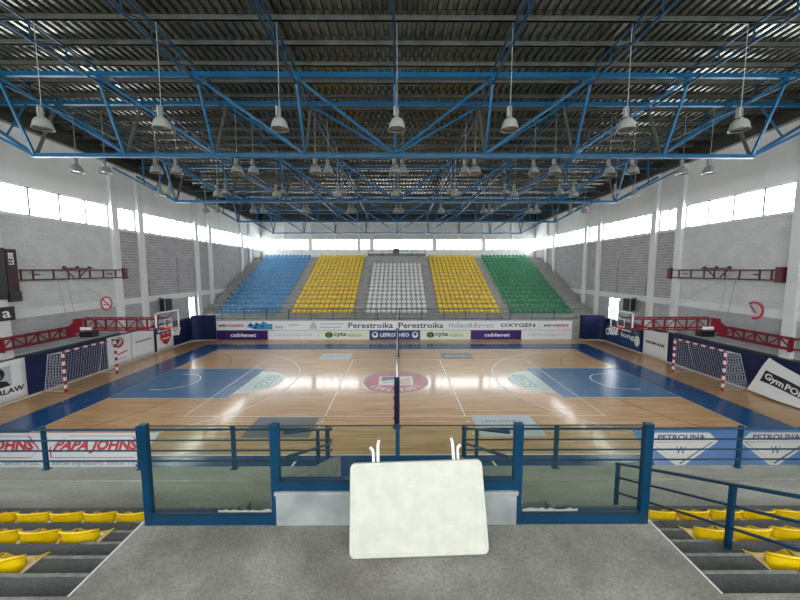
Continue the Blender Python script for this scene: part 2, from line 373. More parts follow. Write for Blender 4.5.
# corner adverts, left (pizza) and right (petrol)
flat('floor_advert', M['board_white'], [(-18, 9.8), (-8.25, 9.8), (-9.15, 12.35), (-18, 12.35)], .0074)
def lean_pt(cx, dx, y, y0=11.2):                       # the prints are drawn slanted, to be read from the middle of the near stand
    return (cx + dx * y / y0 + cx / y0 * (y - y0), y)
for k, cx in enumerate((-10.55, -14.15)):
    pts = [lean_pt(cx, a_, b_) for a_, b_ in ((-1.6, 10.65), (1.3, 10.65), (1.6, 11.2), (1.3, 12.1), (-.9, 12.1), (-1.6, 11.3))]
    strip('advert_outline', M['red'], pts, .04, .0078, True)
    textmesh('advert_lettering', 'PAPA JOHNS', 2.9, .95, (*lean_pt(cx, 0, 11.35), .0078), (1, 0, 0), (cx / 11.2 * 1.0 + .25, 1, 0), M['red'], floor, .001, .05)
    textmesh('advert_lettering', 'Better Ingredients. Better Pizza.', 2.9, .3, (*lean_pt(cx, 0, 10.3), .0078), (1, 0, 0), (cx / 11.2, 1, 0), M['floor_green'], floor, .001, .0)
flat('floor_advert', M['mat_blue'], [(8.1, 9.8), (18.0, 9.8), (18.0, 12.5), (9.1, 12.5)], .0074)
for cx in (9.95, 13.3):
    lp = lambda q: [lean_pt(cx, a_, b_) for a_, b_ in q]
    flat('advert_shape', M['line'], lp([(-1.3, 11.6), (-.95, 12.25), (.95, 12.25), (1.3, 11.6), (0, 9.95)])[::-1], .0078)
    strip('advert_outline', M['navy_print'], lp([(-1.1, 11.55), (1.1, 11.55), (0, 10.2)]), .05, .0082, True)
    textmesh('advert_lettering', 'PETROLINA', 1.8, .4, (*lean_pt(cx, 0, 11.9), .0082), (1, 0, 0), (cx / 11.2, 1, 0), M['navy_print'], floor, .001, .03)
    textmesh('advert_lettering', 'W', .35, .5, (*lean_pt(cx, 0, 11.0), .0082), (1, 0, 0), (cx / 11.2, 1, 0), M['navy_print'], floor, .001, 0)

# ------------------------------------------------------------------ walls, piers, windows
TR = [14.45, 23.3, 32.1, 41.0]
PIER = sorted([t + d for t in [5.6, -3.2] + TR for d in (-1.1, 1.1)])
def sidewall(s, name):
    mb = MB(); x0, x1 = s * W, s * (W + .35)
    segs = [YN] + PIER + [YB]
    for a, b in zip(segs[:-1], segs[1:]):
        long = b - a > 3
        first = (a + b) / 2 < 21
        m = 0 if first else 1
        mb.box(x0, x1, a, b, 4.28, WZ0, m)
        op = ((27.8, 29.4) if s > 0 else (29.6, 30.6)) if (a < 28 < b) else None
        if op:
            for (p, q, z0, z1) in ((a, op[0], 0, 3.85), (op[0], op[1], 0, 1.95), (op[1], b, 0, 3.85)): mb.box(x0, x1, p, q, z0, z1, 2)
        else: mb.box(x0, x1, a, b, 0, 3.85, 2)
    mb.box(s * (W - .04), x1, YN, YB, 3.85, 4.28, 3)
    mb.box(x0, x1, YN, YB, WZ1, ZR + .4, 4)
    return struct(mb.build(name, [M['brickw'], M['brickl'], M['brickg'], M['pier'], M['wallc']]))
sidewall(-1, 'wall_left'); sidewall(1, 'wall_right')
nt = 0
for s in (-1, 1):
    for y in PIER:
        nt += 1; struct(BX('trim_%d' % nt, M['pier'], s * (W - .2), s * (W + .35), y - .23, y + .23, 0, ZR, bevel=0))
    nt += 1; struct(BX('trim_%d' % nt, M['pier'], s * (W - .08), s * (W + .1), YN, YB, WZ0 - .12, WZ0))
    nt += 1
    mb = MB(); mb.add([(s * (W - .3), y, z) for y, z in ((YN, 13.75), (YB, 12.45), (YB, 14.1), (YN, 14.1))] + [(s * W, y, z) for y, z in ((YN, 13.75), (YB, 12.45), (YB, 14.1), (YN, 14.1))],
           [(0, 1, 2, 3), (7, 6, 5, 4), (0, 4, 5, 1), (1, 5, 6, 2), (2, 6, 7, 3), (3, 7, 4, 0)])
    struct(mb.build('trim_%d' % nt, M['deck']))
nw = 0
def window_strip(axis, const, a, b, panes, z0=WZ0, z1=WZ1, extra=None):
    """a glazed bay; axis 'y' runs along a side wall, 'x' along an end wall"""
    global nw; nw += 1
    sgn = 1 if const > 0 else -1
    loc = (const, (a + b) / 2, z0) if axis == 'y' else ((a + b) / 2, const, z0)
    root = struct(empty('window_%d' % nw, loc))
    mw = .045 if axis == 'y' else .07
    def bx(mb, p, q, u, v, t=.12):
        if axis == 'y': mb.box(const - t / 2, const + t / 2, p, q, u, v)
        else: mb.box(p, q, const - t / 2, const + t / 2, u, v)
    f = MB(); bx(f, a, b, z0, z0 + .06); bx(f, a, b, z1 - .06, z1)
    for i in range(panes + 1):
        c = a + (b - a) * i / panes; c = min(max(c, a + .03), b - .03); bx(f, c - mw, c + mw, z0, z1)
    if extra: 
        for z in extra: bx(f, a, b, z - .02, z + .02)
    f.build('window_frame', M['frame_al'], root)
    g = MB(); bx(g, a + .02, b - .02, z0 + .02, z1 - .02, .008); g.build('pane', M['window_glass'], root)
for s in (-1, 1):
    segs = [YN] + PIER + [YB]
    for a, b in zip(segs[:-1], segs[1:]):
        n = 2 if b - a < 3 else (4 if (a + b) / 2 < 21 else 6)
        if a < YN + .1 or b > YB - .1: n = 3
        ex = [WZ0 + .95] if (s > 0 and (a + b) / 2 > 25) else None
        window_strip('y', s * (W + .12), a + (.23 if a > YN else 0), b - (.23 if b < YB else 0), n, extra=ex)
# glazed openings near the far corners
window_strip('y', W + .1, 27.8, 29.4, 2, 1.95, 3.85, extra=[2.5, 3.1, 3.5])
window_strip('y', -W - .1, 29.6, 30.6, 2, 1.95, 3.85)
# back wall and wall behind the viewer
BP = [-11.9, -3.6, 4.9, 11.6]
def endwall(y, s, name):
    top = WZ1 if s > 0 else 13.4  # unseen near-wall glazing made taller to let in more light
    mb = MB(); mb.box(-W - .35, W + .35, y, y + s * .35, 0, WZ0, 0); mb.box(-W - .35, W + .35, y, y + s * .35, top, ZR + .4, 0)
    return struct(mb.build(name, M['backw']))
endwall(YB, 1, 'wall_back'); endwall(YN, -1, 'wall_near')
for y, s in ((YB, 1), (YN, -1)):
    segs = [-W] + BP + [W]
    for a, b in zip(segs[:-1], segs[1:]):
        window_strip('x', y + s * .12, a + .2, b - .2, max(2, round((b - a) / 1.2)), z1=WZ1 if s > 0 else 13.4, extra=None if s > 0 else [WZ1, 11.9])
    for x in BP + [-5.35]:
        nt += 1; struct(BX('trim_%d' % nt, M['pier'], x - .2, x + .2, y - s * .12, y + s * .35, WZ0 - (0 if s < 0 else .0), ZR))
    for x in [-15.5, -8.6, .8, 8.2, 15.4]:
        nt += 1; struct(BX('trim_%d' % nt, M['pier'], x - .15, x + .15, y - s * .08, y + s * .1, WZ1, ZR))
nt += 1; struct(BX('trim_%d' % nt, M['pier'], -W, W, YB - .06, YB + .05, WZ0 - .75, WZ0 - .02))
nt += 1; struct(BX('trim_%d' % nt, M['eave'], -W, W, YB - .3, YB, 12.75, 14.1))
# ------------------------------------------------------------------ roof deck + purlins
def rz(y): return -.012 * max(0, y - 14)
mb = MB(); prof = []
p = .30; x = -W - .3
while x < W + .3:
    prof += [(x, 0), (x + .11, 0), (x + .145, .075), (x + .265, .075)]; x += p
for i in range(len(prof) - 1):
    (xa, za), (xb, zb) = prof[i], prof[i + 1]
    for (ya, yb) in (((YN - .3, -9.0), (-7.6, 14), (14, YB + .3)) if -15 < (xa + xb) / 2 < 15 else ((YN - .3, 14), (14, YB + .3))):
        mb.add([(xa, ya, ZR + za + rz(ya)), (xb, ya, ZR + zb + rz(ya)), (xb, yb, ZR + zb + rz(yb)), (xa, yb, ZR + za + rz(yb))], [(0, 1, 2, 3)])
mb.box(-W - .3, W + .3, YN - .3, -9.0, ZR + .12, ZR + .3); mb.box(-W - .3, W + .3, -7.6, YB + .3, ZR + .12, ZR + .3)
for s in (-1, 1): mb.box(s * 15, s * (W + .3), -9.0, -7.6, ZR + .12, ZR + .3)
ceiling = struct(mb.build('ceiling', M['deck']))
purl = []
y = 3.0
while y < YB - .3:
    z = ZR + rz(y)
    b = MB(); b.box(-W, W, y - .035, y + .035, z - .17, z - .012); b.box(-W, W, y - .035, y + .05, z - .17, z - .16)
    b.build('purlin', M['galv'], ceiling); purl.append(y); y += 1.15
nw += 1
sk = struct(empty('window_%d' % nw, (0, -8.3, ZR + .2)))  # skylight added out of view to bring more daylight to the near end
f = MB()
for i in range(13): f.box(-15 + 2.5 * i - .05, -15 + 2.5 * i + .05, -9.0, -7.6, ZR + .15, ZR + .3)
f.build('window_frame', M['frame_al'], sk); BX('pane', M['window_glass'], -15, 15, -9.0, -7.6, ZR + .3, ZR + .31, sk)
# ------------------------------------------------------------------ main trusses
SP = 3.74
tn = ['nearest to the viewer', 'second from the viewer', 'third from the viewer', 'farthest from the viewer, by the back windows']
for ti, t in enumerate(TR):
    dz = rz(t); zt = 13.57 + dz; zb = 10.97 - .012 * (t - 14.4)
    root = empty('roof_truss', (CX, t, zb), 'blue steel three-chord roof truss spanning the hall, ' + tn[ti], 'roof truss', 'blue roof trusses')
    for s in (-1, 1): MB().bar((-W, t + s * 1.1, zt), (W, t + s * 1.1, zt), .14, .16).build('top_chord', M['blue_steel'], root)
    MB().bar((CX - 4 * SP - .12, t, zb), (CX + 4 * SP + .12, t, zb), .16, .15).build('bottom_chord', M['blue_steel'], root)
    for k in range(-4, 5):
        X = CX + k * SP
        for s in (-1, 1):
            MB().bar((X, t + s * 1.1, zt - .06), (X, t + s * .05, zb + .04), .09, .09).build('strut', M['blue_steel'] if s < 0 else M['galv'], root)
            if k != 0:
                X2 = CX + (k - (1 if k > 0 else -1)) * SP
                MB().bar((X, t + s * 1.1, zt - .08), (X2, t + s * .05, zb + .06), .08, .08).build('diagonal_brace', M['blue_steel'], root)
    for e in (-1, 1):
        for s in (-1, 1):
            MB().bar((CX + e * 4 * SP, t + s * .05, zb), (e * (W - .1), t + s * 1.0, 12.95 + dz), .1, .1).build('end_brace', M['blue_steel'], root)
            mx = (CX + e * 4 * SP + e * (W - .1)) / 2
            MB().bar((mx, t + s * .52, (zb + 12.95 + dz) / 2), (CX + e * 4.35 * SP, t + s * 1.1, zt), .07, .07).build('end_strut', M['blue_steel'], root)
# longitudinal trusses
side = {0: 'over the middle of the court', -1: 'first one left of the middle', 1: 'first one right of the middle', -2: 'second one left of the middle', 2: 'second one right of the middle',
        -3: 'third one left of the middle', 3: 'third one right of the middle', -4: 'next to the left wall', 4: 'next to the right wall'}
for k in range(-4, 5):
    X = CX + k * SP
    root = empty('roof_girder', (X, 3, 13.2), 'light blue lattice girder running away under the roof deck, ' + side[k], 'roof girder', 'lattice girders under the roof deck')
    t0, b0 = ZR - .24, ZR - .76
    for nm, z, off in (('top_chord', t0, 0), ('bottom_chord', b0, 0)):
        m_ = MB(); m_.bar((X, 3, z), (X, 14, z), .06, .06); 
        m_.build(nm, M['blue_dark'], root)
        MB().bar((X, 14, z), (X, YB - .3, z + rz(YB)), .06, .06).build(nm, M['blue_dark'], root)
    zz = MB(); pts = []
    for i, y in enumerate(purl[:-1]):
        pts += [(X, y, t0 + rz(y)), (X, y, b0 + rz(y))]
    vs = []
    for a, b in zip(pts[:-1], pts[1:]): zz.bar(a, b, .035, .035)
    zz.build('lacing', M['blue_dark'], root)

# ------------------------------------------------------------------ pendant lamps
def lamp_proto():
    root = empty('pendant_lamp', (0, 0, 0))
    pr = [(.06, .36), (.1, .35), (.2, .28), (.27, .18), (.3, .06), (.315, 0), (.33, -.02), (.31, -.015), (.285, .06), (.25, .17), (.18, .26), (.02, .33)]
    pr = [(r_ * .86, z_) for r_, z_ in pr]
    MB().lathe(pr, n=24).build('reflector', M['lamp'], root, True)
    MB().lathe([(.0, .02), (.14, .025), (.24, .04), (.245, .05)], n=24).build('lens', M['lamp_in'], root, True)
    MB().lathe([(0, .36), (.05, .36), (.062, .4), (.062, .62), (.04, .7), (0, .7)], n=14).build('housing', M['lamp_body'], root, True)
    MB().box(-.1, -.055, -.06, .06, .38, .68).build('bracket', M['lamp'], root)
    return root
LP = lamp_proto(); first = True
rows = [(11.15, 10.72, [x for x in (45, 163, 280, 397, 510, 627, 741)], 10.7, 'front row of lamps'),
        (16.25, 10.8, [79, 158, 238, 316, 395, 475, 554.5, 633, 710], 15.8, 'second row of lamps'),
        (17.5, 11.12, [107, 178, 254, 328.5, 403, 465, 534, 609.5, 683], 17.0, 'third row of lamps'),
        (21.7, 10.9, [161.5, 218.4, 277, 338, 395, 455, 514.6, 574.3, 635], 21.2, 'fourth row of lamps'),
        (23.0, 11.3, [171, 226, 283.4, 343, 398, 451, 505.5, 560.6, 616.6], 22.4, 'fifth row of lamps'),
        (26.9, 10.75, [206.5, 254, 304.4, 350, 396.6, 441.6, 490, 537, 584.6], 26.4, 'sixth row of lamps'),
        (28.9, 11.1, [219, 264, 308, 354, 401, 441, 484, 529.5, 571], 28.4, 'seventh row of lamps')]
lamps = []
for (Y, Z, xs, zc_, nm) in rows:
    for i, px in enumerate(xs):
        o = LP if first else copy_tree(LP); first = False
        k = round((px - 398) * zc_ / 334 / SP)
        X = (px - 398.4) * zc_ / 334
        o.location = (X, Y, Z)
        tag(o, 'grey dome pendant lamp, %s from the left in the %s' % (ORD[i], nm), 'lamp', 'dome lamps under the roof')
        lamps.append((o, ZR + .04 + rz(Y)))
for o, top in lamps:
    X, Y, Z = o.location
    MB().tube([(X, Y, Z + .68), (X + .012, Y, (Z + top) / 2), (X, Y, top)], .011, 5).build('hanging_wire', M['cord'], o)

# ------------------------------------------------------------------ grandstands
FW = 1.9
def stand(y_of, name, label, ntier, m1, m2, near):
    mb = MB()
    # front walkway block and tiers; near side leaves the stairwell gap open
    yf, kerb = 7.0, 6.52
    gaps = [(-W, -1.5), (1.46, W)] if near else [(-W, W)]
    for a, b in gaps:
        mb.box(a, b, y_of(yf), y_of(YN if near else YN + .1), 0, FW, 1)
        mb.box(a, b, y_of(yf), y_of(kerb), FW, FW + .03, 1)
    return mb
near_y = lambda y: y
far_y = lambda y: 2 * CY - y
Wi = W - .05
def stair_prof(x0, x1, y0, run, rise, n, z0, yend, flip=1, zbot=0):
    """stepped side profile, extruded along x"""
    pts = [(x0, y0, zbot)]
    for k in range(n): pts += [(x0, y0 + flip * run * k, z0 + rise * k if k else z0), (x0, y0 + flip * run * k, z0 + rise * (k + 1))]
    pts[1] = (x0, y0, z0)
    pts += [(x0, yend, z0 + rise * n), (x0, yend, zbot)]
    return MB().prism(pts, (x1 - x0, 0, 0))
FF = 1.74
mb = stair_prof(-Wi, Wi, far_y(5.25), .8, .38, 16, FF, YB - .01, 1)
mb.box(-Wi, Wi, 29.7, far_y(5.25), 0, FF)
fs = mb.build('grandstand', [M['farc']]); tag(fs, 'grey concrete tiered grandstand on the far side of the court', 'grandstand')
def aisle(x0, x1, flip=far_y, m='farc'):
    pts = [(x0, far_y(5.65), FF)]
    for j in range(0, 16): pts += [(x0, far_y(5.65 - .8 * j), FF + .38 * j), (x0, far_y(5.65 - .8 * j), FF + .38 * j + .19), (x0, far_y(5.25 - .8 * j), FF + .38 * j + .19), (x0, far_y(5.25 - .8 * j), FF + .38 * (j + 1))]
    pts = pts[1:] + [(x0, far_y(5.25 - 12) + .4, FF + .38 * 16), (x0, far_y(5.25 - 12) + .4, FF)]
    pts = [(x, y - .006, z + .006) for x, y, z in pts]
    MB().prism(pts, (x1 - x0, 0, 0)).build('aisle_steps', M[m], fs)
for a_, b_ in ((-18.5, -17.5), (-11.15, -10.35), (-4.25, -3.3), (2.85, 3.75), (9.75, 10.55), (16.75, 18.5)): aisle(a_, b_)
# commentary platform above white seats
cb = empty('commentary_platform', (-.2, 42, 6.8), 'grey concrete commentary platform above the white seats', 'platform')
MB().box(-4.0, 3.6, 41.75, 44.4, 6.5, 7.95).build('base', M['farc'], cb)
MB().box(-3.9, 3.5, 43.6, 44.4, 7.95, 8.35).build('desk', M['conc'], cb)
for x in (-3.9, -2, 0, 1.8, 3.5): MB().box(x - .03, x + .03, 43.5, 43.56, 7.95, 8.7).build('post', M['shaded_rail'], cb)
MB().box(-3.9, 3.5, 43.5, 43.56, 8.66, 8.72).build('rail', M['shaded_rail'], cb)
MB().box(-.7, .1, 44.0, 44.4, 8.3, 9.05).build('camera_box', M['galv'], cb)
d1 = struct(empty('door_1', (-4.5, YB - .1, 8.0)))
MB().box(-5.2, -3.9, YB - .14, YB - .1, 7.95, 8.9).build('door_panel', M['white'], d1)
# near stand
yf, kerb = 7.0, 6.52
NG = YN + .01
gr = empty('grandstand', (0, 6, 0), 'grey concrete near grandstand with yellow seats and railings, around the landing', 'grandstand')
for a, b in ((-Wi, -1.43), (1.39, Wi)):
    MB().box(a, b, 5.65, kerb, 0, FW).build('walkway', M['walk'], gr); MB().box(a, b, kerb, yf, 0, FW + .02).build('kerb', M['walk'], gr)
    MB().box(a, b, 3.39, 5.65, 0, FW).build('walkway', M['walk'], gr)
for s, nm in ((-1, 'left'), (1, 'right')):
    a, b = sorted((s * Wi, s * 3.73))
    stair_prof(a, b, 5.25, -.8, .38, 16, FW, NG, 1).build('seating_tiers', M['step'], gr)  # darker concrete puts the shadow between seat rows into the tier colour
    a, b = sorted((s * 3.72, s * 2.655))
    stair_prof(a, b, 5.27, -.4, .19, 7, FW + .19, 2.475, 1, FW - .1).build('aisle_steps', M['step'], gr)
    MB().box(a, b, 5.27, 5.67, FW - .05, FW + .19).build('bottom_step', M['walk'], gr)
    for k in range(7): MB().box(a + .01, b - .01, 5.235 - .4 * k, 5.271 - .4 * k, FW + .19 * (k + 2) - .02, FW + .19 * (k + 2) + .003).build('lit_edge_strip', M['lit_edge'], gr)  # pale strips paint the light and shade contrast between treads
ZL = FW + .19 * 9
lm = MB(); lm.box(-2.65, 2.62, 3.2, 3.375, FW, ZL - .1, 0)
lm.box(-2.65, 2.62, 2.47, 3.38, ZL - .15, ZL); lm.box(-3.72, 3.72, 1.2, 2.47, ZL - .35, ZL)
for s in (-1, 1): lm.box(s * 2.615, s * 2.2, 2.48, 3.3, FW, ZL - .1)
ld = empty('landing', (0, 3, ZL), 'grey concrete landing in the foreground under the white table', 'landing')
lm.build('slab', [M['conc']], ld)
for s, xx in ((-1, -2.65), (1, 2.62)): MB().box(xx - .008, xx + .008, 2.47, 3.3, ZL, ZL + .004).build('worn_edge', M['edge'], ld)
# stairwell flank walls
for s, nm in ((-1, 'left'), (1, 'right')):
    a, b = (-1.42, -1.27) if s < 0 else (1.23, 1.38)
    pts = [(a, 7.0, 0), (a, 7.0, 2.15), (a, 3.5, 3.8), (a, 3.5, 0)]
    MB().prism(pts, (b - a, 0, 0)).build('flank_wall', M['parapet']).name
    o = COL.objects[-1]; tag(o, 'pale sloping flank wall on the %s side of the stairwell' % nm, 'wall')
    # sloping handrails
    X = -1.47 if s < 0 else 1.43
    hr = empty('handrail', (X, 6.7, 2.2), 'short blue sloping double handrail on the %s flank wall of the stairwell' % nm, 'handrail')
    sl = lambda y: 2.13 + (7.0 - y) * .47
    for h in (.66, .32): MB().tube([(X, 7.05, sl(7.05) + h), (X, 4.15, sl(4.15) + h)], .024, 8).build('rail', M['rail'], hr, True)
    for yy in (5.85,): MB().bar((X, yy, 1.9), (X, yy, sl(yy) + .66), .06, .04).build('post', M['rail'], hr)
# parapet under the glass
pp = MB(); pp.box(-1.25, 1.21, 3.2, 3.38, ZL, ZL + .33); 
o = pp.build('parapet', M['parapet'], bevel=.012); tag(o, 'low pale rendered parapet behind the white table', 'parapet')
MB().box(-1.26, 1.22, 3.185, 3.385, ZL + .33, ZL + .37).build('coping', M['parapet'], o, bevel=.008)
# glass guard
gd = empty('glass_guard', (0, 3.25, ZL), 'blue framed glass guard along the front of the landing', 'guardrail')
GY = 3.24; GT = 4.68
for x, wd, z0 in ((-2.56, .075, ZL), (-1.25, .09, ZL), (1.215, .09, ZL), (2.53, .085, ZL)):
    BX('post', M['rail'], x - wd / 2, x + wd / 2, GY - .03, GY + .03, z0, GT, gd, bevel=.004)
BX('post', M['rail'], -.028, .012, GY - .02, GY + .02, ZL + .37, GT - .01, gd)
for x0, x1, z0, z1 in ((-2.52, -1.295, ZL + .005, ZL + .13), (1.26, 2.49, ZL + .005, ZL + .13), (-1.205, 1.17, ZL + .375, ZL + .49)):
    BX('bottom_rail', M['rail'], x0, x1, GY - .03, GY + .03, z0, z1, gd)
    BX('glazing_bead', M['black'], x0, x1, GY - .034, GY - .03, z1 - .012, z1, gd)
for x0, x1, z0 in ((-2.52, -1.295, ZL + .12), (1.26, 2.49, ZL + .12), (-1.205, -.028, ZL + .48), (.012, 1.17, ZL + .48)):
    BX('glass_pane', M['glass'], x0, x1, GY - .004, GY + .004, z0, GT - .025, gd)
    BX('top_trim', M['eave'], x0, x1, GY - .006, GY + .006, GT - .025, GT - .017, gd)
for xa, xb in ((-1.85, -1.3), (1.28, 1.85)):
    pts = [(xa, GY - .006, ZL + .13)]; n = 14
    for i in range(n + 1): pts.append((xa + (xb - xa) * i / n, GY - .006, ZL + .14 + random.uniform(.006, .035)))
    pts.append((xb, GY - .006, ZL + .13)); MB().prism(pts, (0, -.002, 0)).build('peeled_film', M['film'], gd)
# front railings of near stand
def railing(xs, x0, x1, y, z, label, m, hgt=.93, pw=.09, name='guard_railing', rails=(.9, .66, .43, .2), ends=()):
    r = empty(name, ((x0 + x1) / 2, y, z), label, 'railing')
    for x in xs: MB().box(x - pw / 2, x + pw / 2, y - .02, y + .02, z, z + hgt + .03).build('post', m, r); MB().box(x - pw / 2 - .03, x + pw / 2 + .03, y - .05, y + .05, z, z + .015).build('base_plate', m, r)
    for i, h in enumerate(rails): MB().tube([(x0, y - .03, z + h), (x1, y - .03, z + h)], .026 if i == 0 else .019, 8).build('rail', m, r, True)
    return r
xsL = [-7.62 - 2.02 * i for i in range(6)] + [-5.6, -3.57, -1.55]
railing([-1.53 - 2.03 * i for i in range(9)], -W + .02, -1.42, 6.92, FW + .02, 'blue four-bar railing on the walkway edge left of the stairwell', M['rail'])
railing([1.42 + 2.0 * i for i in range(9)], 1.36, W - .02, 6.92, FW + .02, 'blue four-bar railing on the walkway edge right of the stairwell', M['rail'])
# slim stair handrail on right
hr = empty('stair_handrail', (3.78, 5, 2.1), 'dark blue three-bar sloping handrail beside the right near steps', 'handrail')
hz = lambda y: FW + .19 + (5.65 - y) * .475
for h in (.72, .47, .2): MB().tube([(3.78, 5.5, hz(5.5) + h), (3.78, 1.2, hz(1.2) + h)], .022 if h > .7 else .017, 8).build('rail', M['rail'], hr, True)
for yy in (5.45, 3.55, 1.6): MB().box(3.755, 3.805, yy - .025, yy + .025, hz(yy) - (.25 if yy > 2 else 0.3), hz(yy) + .72).build('post', M['rail'], hr)
# far railing
railing([-15.9 + 2.0 * i for i in range(16)] + [-16.6], -17.7, 15.6 + .9, 29.95, FF, 'blue railing along the front of the far stand, shade in its colour', M['shaded_rail'], .98, .06, rails=(.96, .7, .42, .16))

# ------------------------------------------------------------------ seats
def seat_mesh(near, w=.46):
    """moulded bucket shell; profile runs from the front lip over the pan and up the back"""
    if near: prof = [(.13, .055, .94), (.135, .10, .96), (.115, .125, .97), (.03, .10, .97), (-.12, .07, .93), (-.175, .09, .86), (-.20, .16, .9), (-.21, .28, .98), (-.215, .375, 1), (-.225, .395, 1), (-.245, .395, 1), (-.25, .375, 1)]
    else: prof = [(.21, .05, 1), (.21, .12, 1), (-.09, .095, .96), (-.165, .14, .9), (-.19, .24, .96), (-.205, .36, .9), (-.225, .4, .8), (-.24, .39, .8)]
    nu = 14 if near else 6
    vs = []; fs = []; n = nu + 1; nv = len(prof)
    for (y, z, ww) in prof:
        for i in range(n):
            u = -1 + 2 * i / nu; e = abs(u) ** 3; t = max(0, min(1, (z - .1) / .2)) if y < 0 else 0
            vs.append((u * w / 2 * ww, y + (.12 if near else .07) * e * t, z + (.045 if near else .02) * e * (1 - t) - (.05 if near else .1) * abs(u) ** 4 * t))
    for j in range(nv - 1):
        for i in range(nu): fs.append((j * n + i, j * n + i + 1, (j + 1) * n + i + 1, (j + 1) * n + i))
    if near:
        b = len(vs); th = .012
        for j in range(nv):
            p0 = prof[max(j - 1, 0)]; p1 = prof[min(j + 1, nv - 1)]; d = Vector((p1[0] - p0[0], p1[1] - p0[1])).normalized(); nn = (d.y, -d.x)
            for i in range(n): q = vs[j * n + i]; vs.append((q[0], q[1] + nn[0] * -th if j > 5 else q[1], q[2] - (th if j <= 6 else 0)))
        fs += [tuple(b + k for k in f[::-1]) for f in list(fs)]
        ring = list(range(n)) + [j * n + n - 1 for j in range(1, nv)] + [(nv - 1) * n + i for i in range(n - 2, -1, -1)] + [j * n for j in range(nv - 2, 0, -1)]
        for a, c in zip(ring, ring[1:] + ring[:1]): fs.append((a, c, b + c, b + a))
    return MB().add(vs, fs)
def far_seat_proto(mname):
    mb = seat_mesh(False, .43)
    mb.v = [(-a, -b, c) for a, b, c in mb.v]         # faces the viewer
    mb.box(-.05, .05, -.06, .06, 0, .09)
    return mb
# near seats
YM = M['seat_y']
sp = empty('stadium_seat', (0, 0, 0))
seat_mesh(True, .475).build('seat_shell', YM, sp, True)
MB().lathe([(.0, .1), (.05, .1), (.06, .03), (.09, .0), (0, 0)], (0, 0, 0), 10).build('mounting_foot', YM, sp, True)
MB().box(-.2, .2, -.02, .02, .06, .085).build('mounting_bar', M['galv'], sp)
used = False; count = 0
for s, nm in ((-1, 'left'), (1, 'right')):
    for row, cnt in ((1, 7), (2, 6), (3, 3)):
        for i in range(cnt):
            o = sp if not used else copy_tree(sp); used = True; count += 1
            X = s * (3.98 + .49 * i) + (.0 if s < 0 else -.02) - (s * .0)
            o.location = (X, 4.83 - .8 * (row - 1), FW + .38 * row)
            o.rotation_euler = (0, 0, R(random.uniform(-1.5, 1.5)))
            tag(o, 'yellow plastic bucket seat near right steps' if 0 else 'near yellow bucket seat on the %s, %s tier up, %s out from the steps' % (nm, ORD[row - 1], ORD[i]), 'seat', 'near yellow bucket seats')
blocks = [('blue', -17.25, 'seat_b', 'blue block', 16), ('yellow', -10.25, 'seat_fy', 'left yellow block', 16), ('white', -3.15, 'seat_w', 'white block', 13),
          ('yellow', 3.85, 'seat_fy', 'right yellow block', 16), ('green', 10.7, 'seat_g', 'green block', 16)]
protos = {}
stuff = MB(); smats = [M['seat_b'], M['seat_fy'], M['seat_w'], M['seat_g']]; sidx = {'seat_b': 0, 'seat_fy': 1, 'seat_w': 2, 'seat_g': 3}
base = far_seat_proto('x')
for j in range(16):
    for bi, (cn, x0, mk, bl, nr) in enumerate(blocks):
        if j >= nr: continue
        for i in range(12):
            X = x0 + .25 + .495 * i; Y = far_y(4.9 - .8 * j) ; Z = FF + .38 * (j + 1)
            if count < 300:
                count += 1
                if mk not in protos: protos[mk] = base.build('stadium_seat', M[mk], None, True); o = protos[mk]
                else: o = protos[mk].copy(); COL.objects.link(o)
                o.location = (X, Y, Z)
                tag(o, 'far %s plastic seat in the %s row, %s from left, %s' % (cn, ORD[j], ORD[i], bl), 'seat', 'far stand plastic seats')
            else:
                stuff.add([(X + a, Y + b, Z + c) for a, b, c in base.v], base.f, sidx[mk])
st = stuff.build('stadium_seats', smats, None, True)
tag(st, 'upper rows of blue, yellow, white and green seats in the far stand', 'seats', None, 'stuff')

# ------------------------------------------------------------------ advertising boards in front of far stand
BYY = 29.6; BW = 31.85 / 7; X0 = -16.25
def adboard(x0, x1, z0, z1, m, label, texts=(), extra=None):
    r = empty('advertising_board', ((x0 + x1) / 2, BYY, z0), label, 'advertising board', 'advertising boards along the far side')
    BX('panel', m, x0 + .01, x1 - .01, BYY - .04, BYY + .04, z0, z1, r)
    BX('frame_edge', M['frame_al'], x0 + .01, x1 - .01, BYY - .05, BYY - .04, z1 - .03, z1, r)
    for (s, wd, ht, dx, tm, bold, sh) in texts:
        textmesh('lettering', s, wd, ht, ((x0 + x1) / 2 + dx, BYY - .05, (z0 + z1) / 2), (1, 0, 0), (0, 0, 1), tm, r, .0, bold, sh)
    if extra: extra(r, x0, x1, z0, z1)
    return r
def disc(name, m, c, r_, parent, yy=BYY - .045, n=20, t=.006, sx=1):
    return MB().prism([(c[0] + sx * r_ * math.cos(2 * math.pi * k / n), yy, c[1] + r_ * math.sin(2 * math.pi * k / n)) for k in range(n)], (0, -t, 0)).build(name, m, parent)
def eye(r, x0, x1, z0, z1):
    c = ((x0 + x1) / 2 - 1.35, (z0 + z1) / 2); disc('emblem', M['black'], c, .26, r, sx=1.3); disc('emblem', M['green_print'], c, .17, r, BYY - .052); disc('emblem', M['black'], c, .09, r, BYY - .059)
def crests(r, x0, x1, z0, z1):
    for xx in (x0 + .5, x1 - .45):
        disc('crest', M['cream'], (xx, (z0 + z1) / 2), .28, r); disc('crest', M['navy_print'], (xx, (z0 + z1) / 2 + .06), .14, r, BYY - .052)
K, Wt, G = M['black'], M['board_white'], M['grey']
L0, L1, U0, U1 = .0, .86, .87, 1.72
cab = [('cablenet', 2.3, .34, .1, Wt, .03, .15)]
cabs = [('cablenetsports', 3.4, .34, 0, M['lgrey'], 0, 0)]
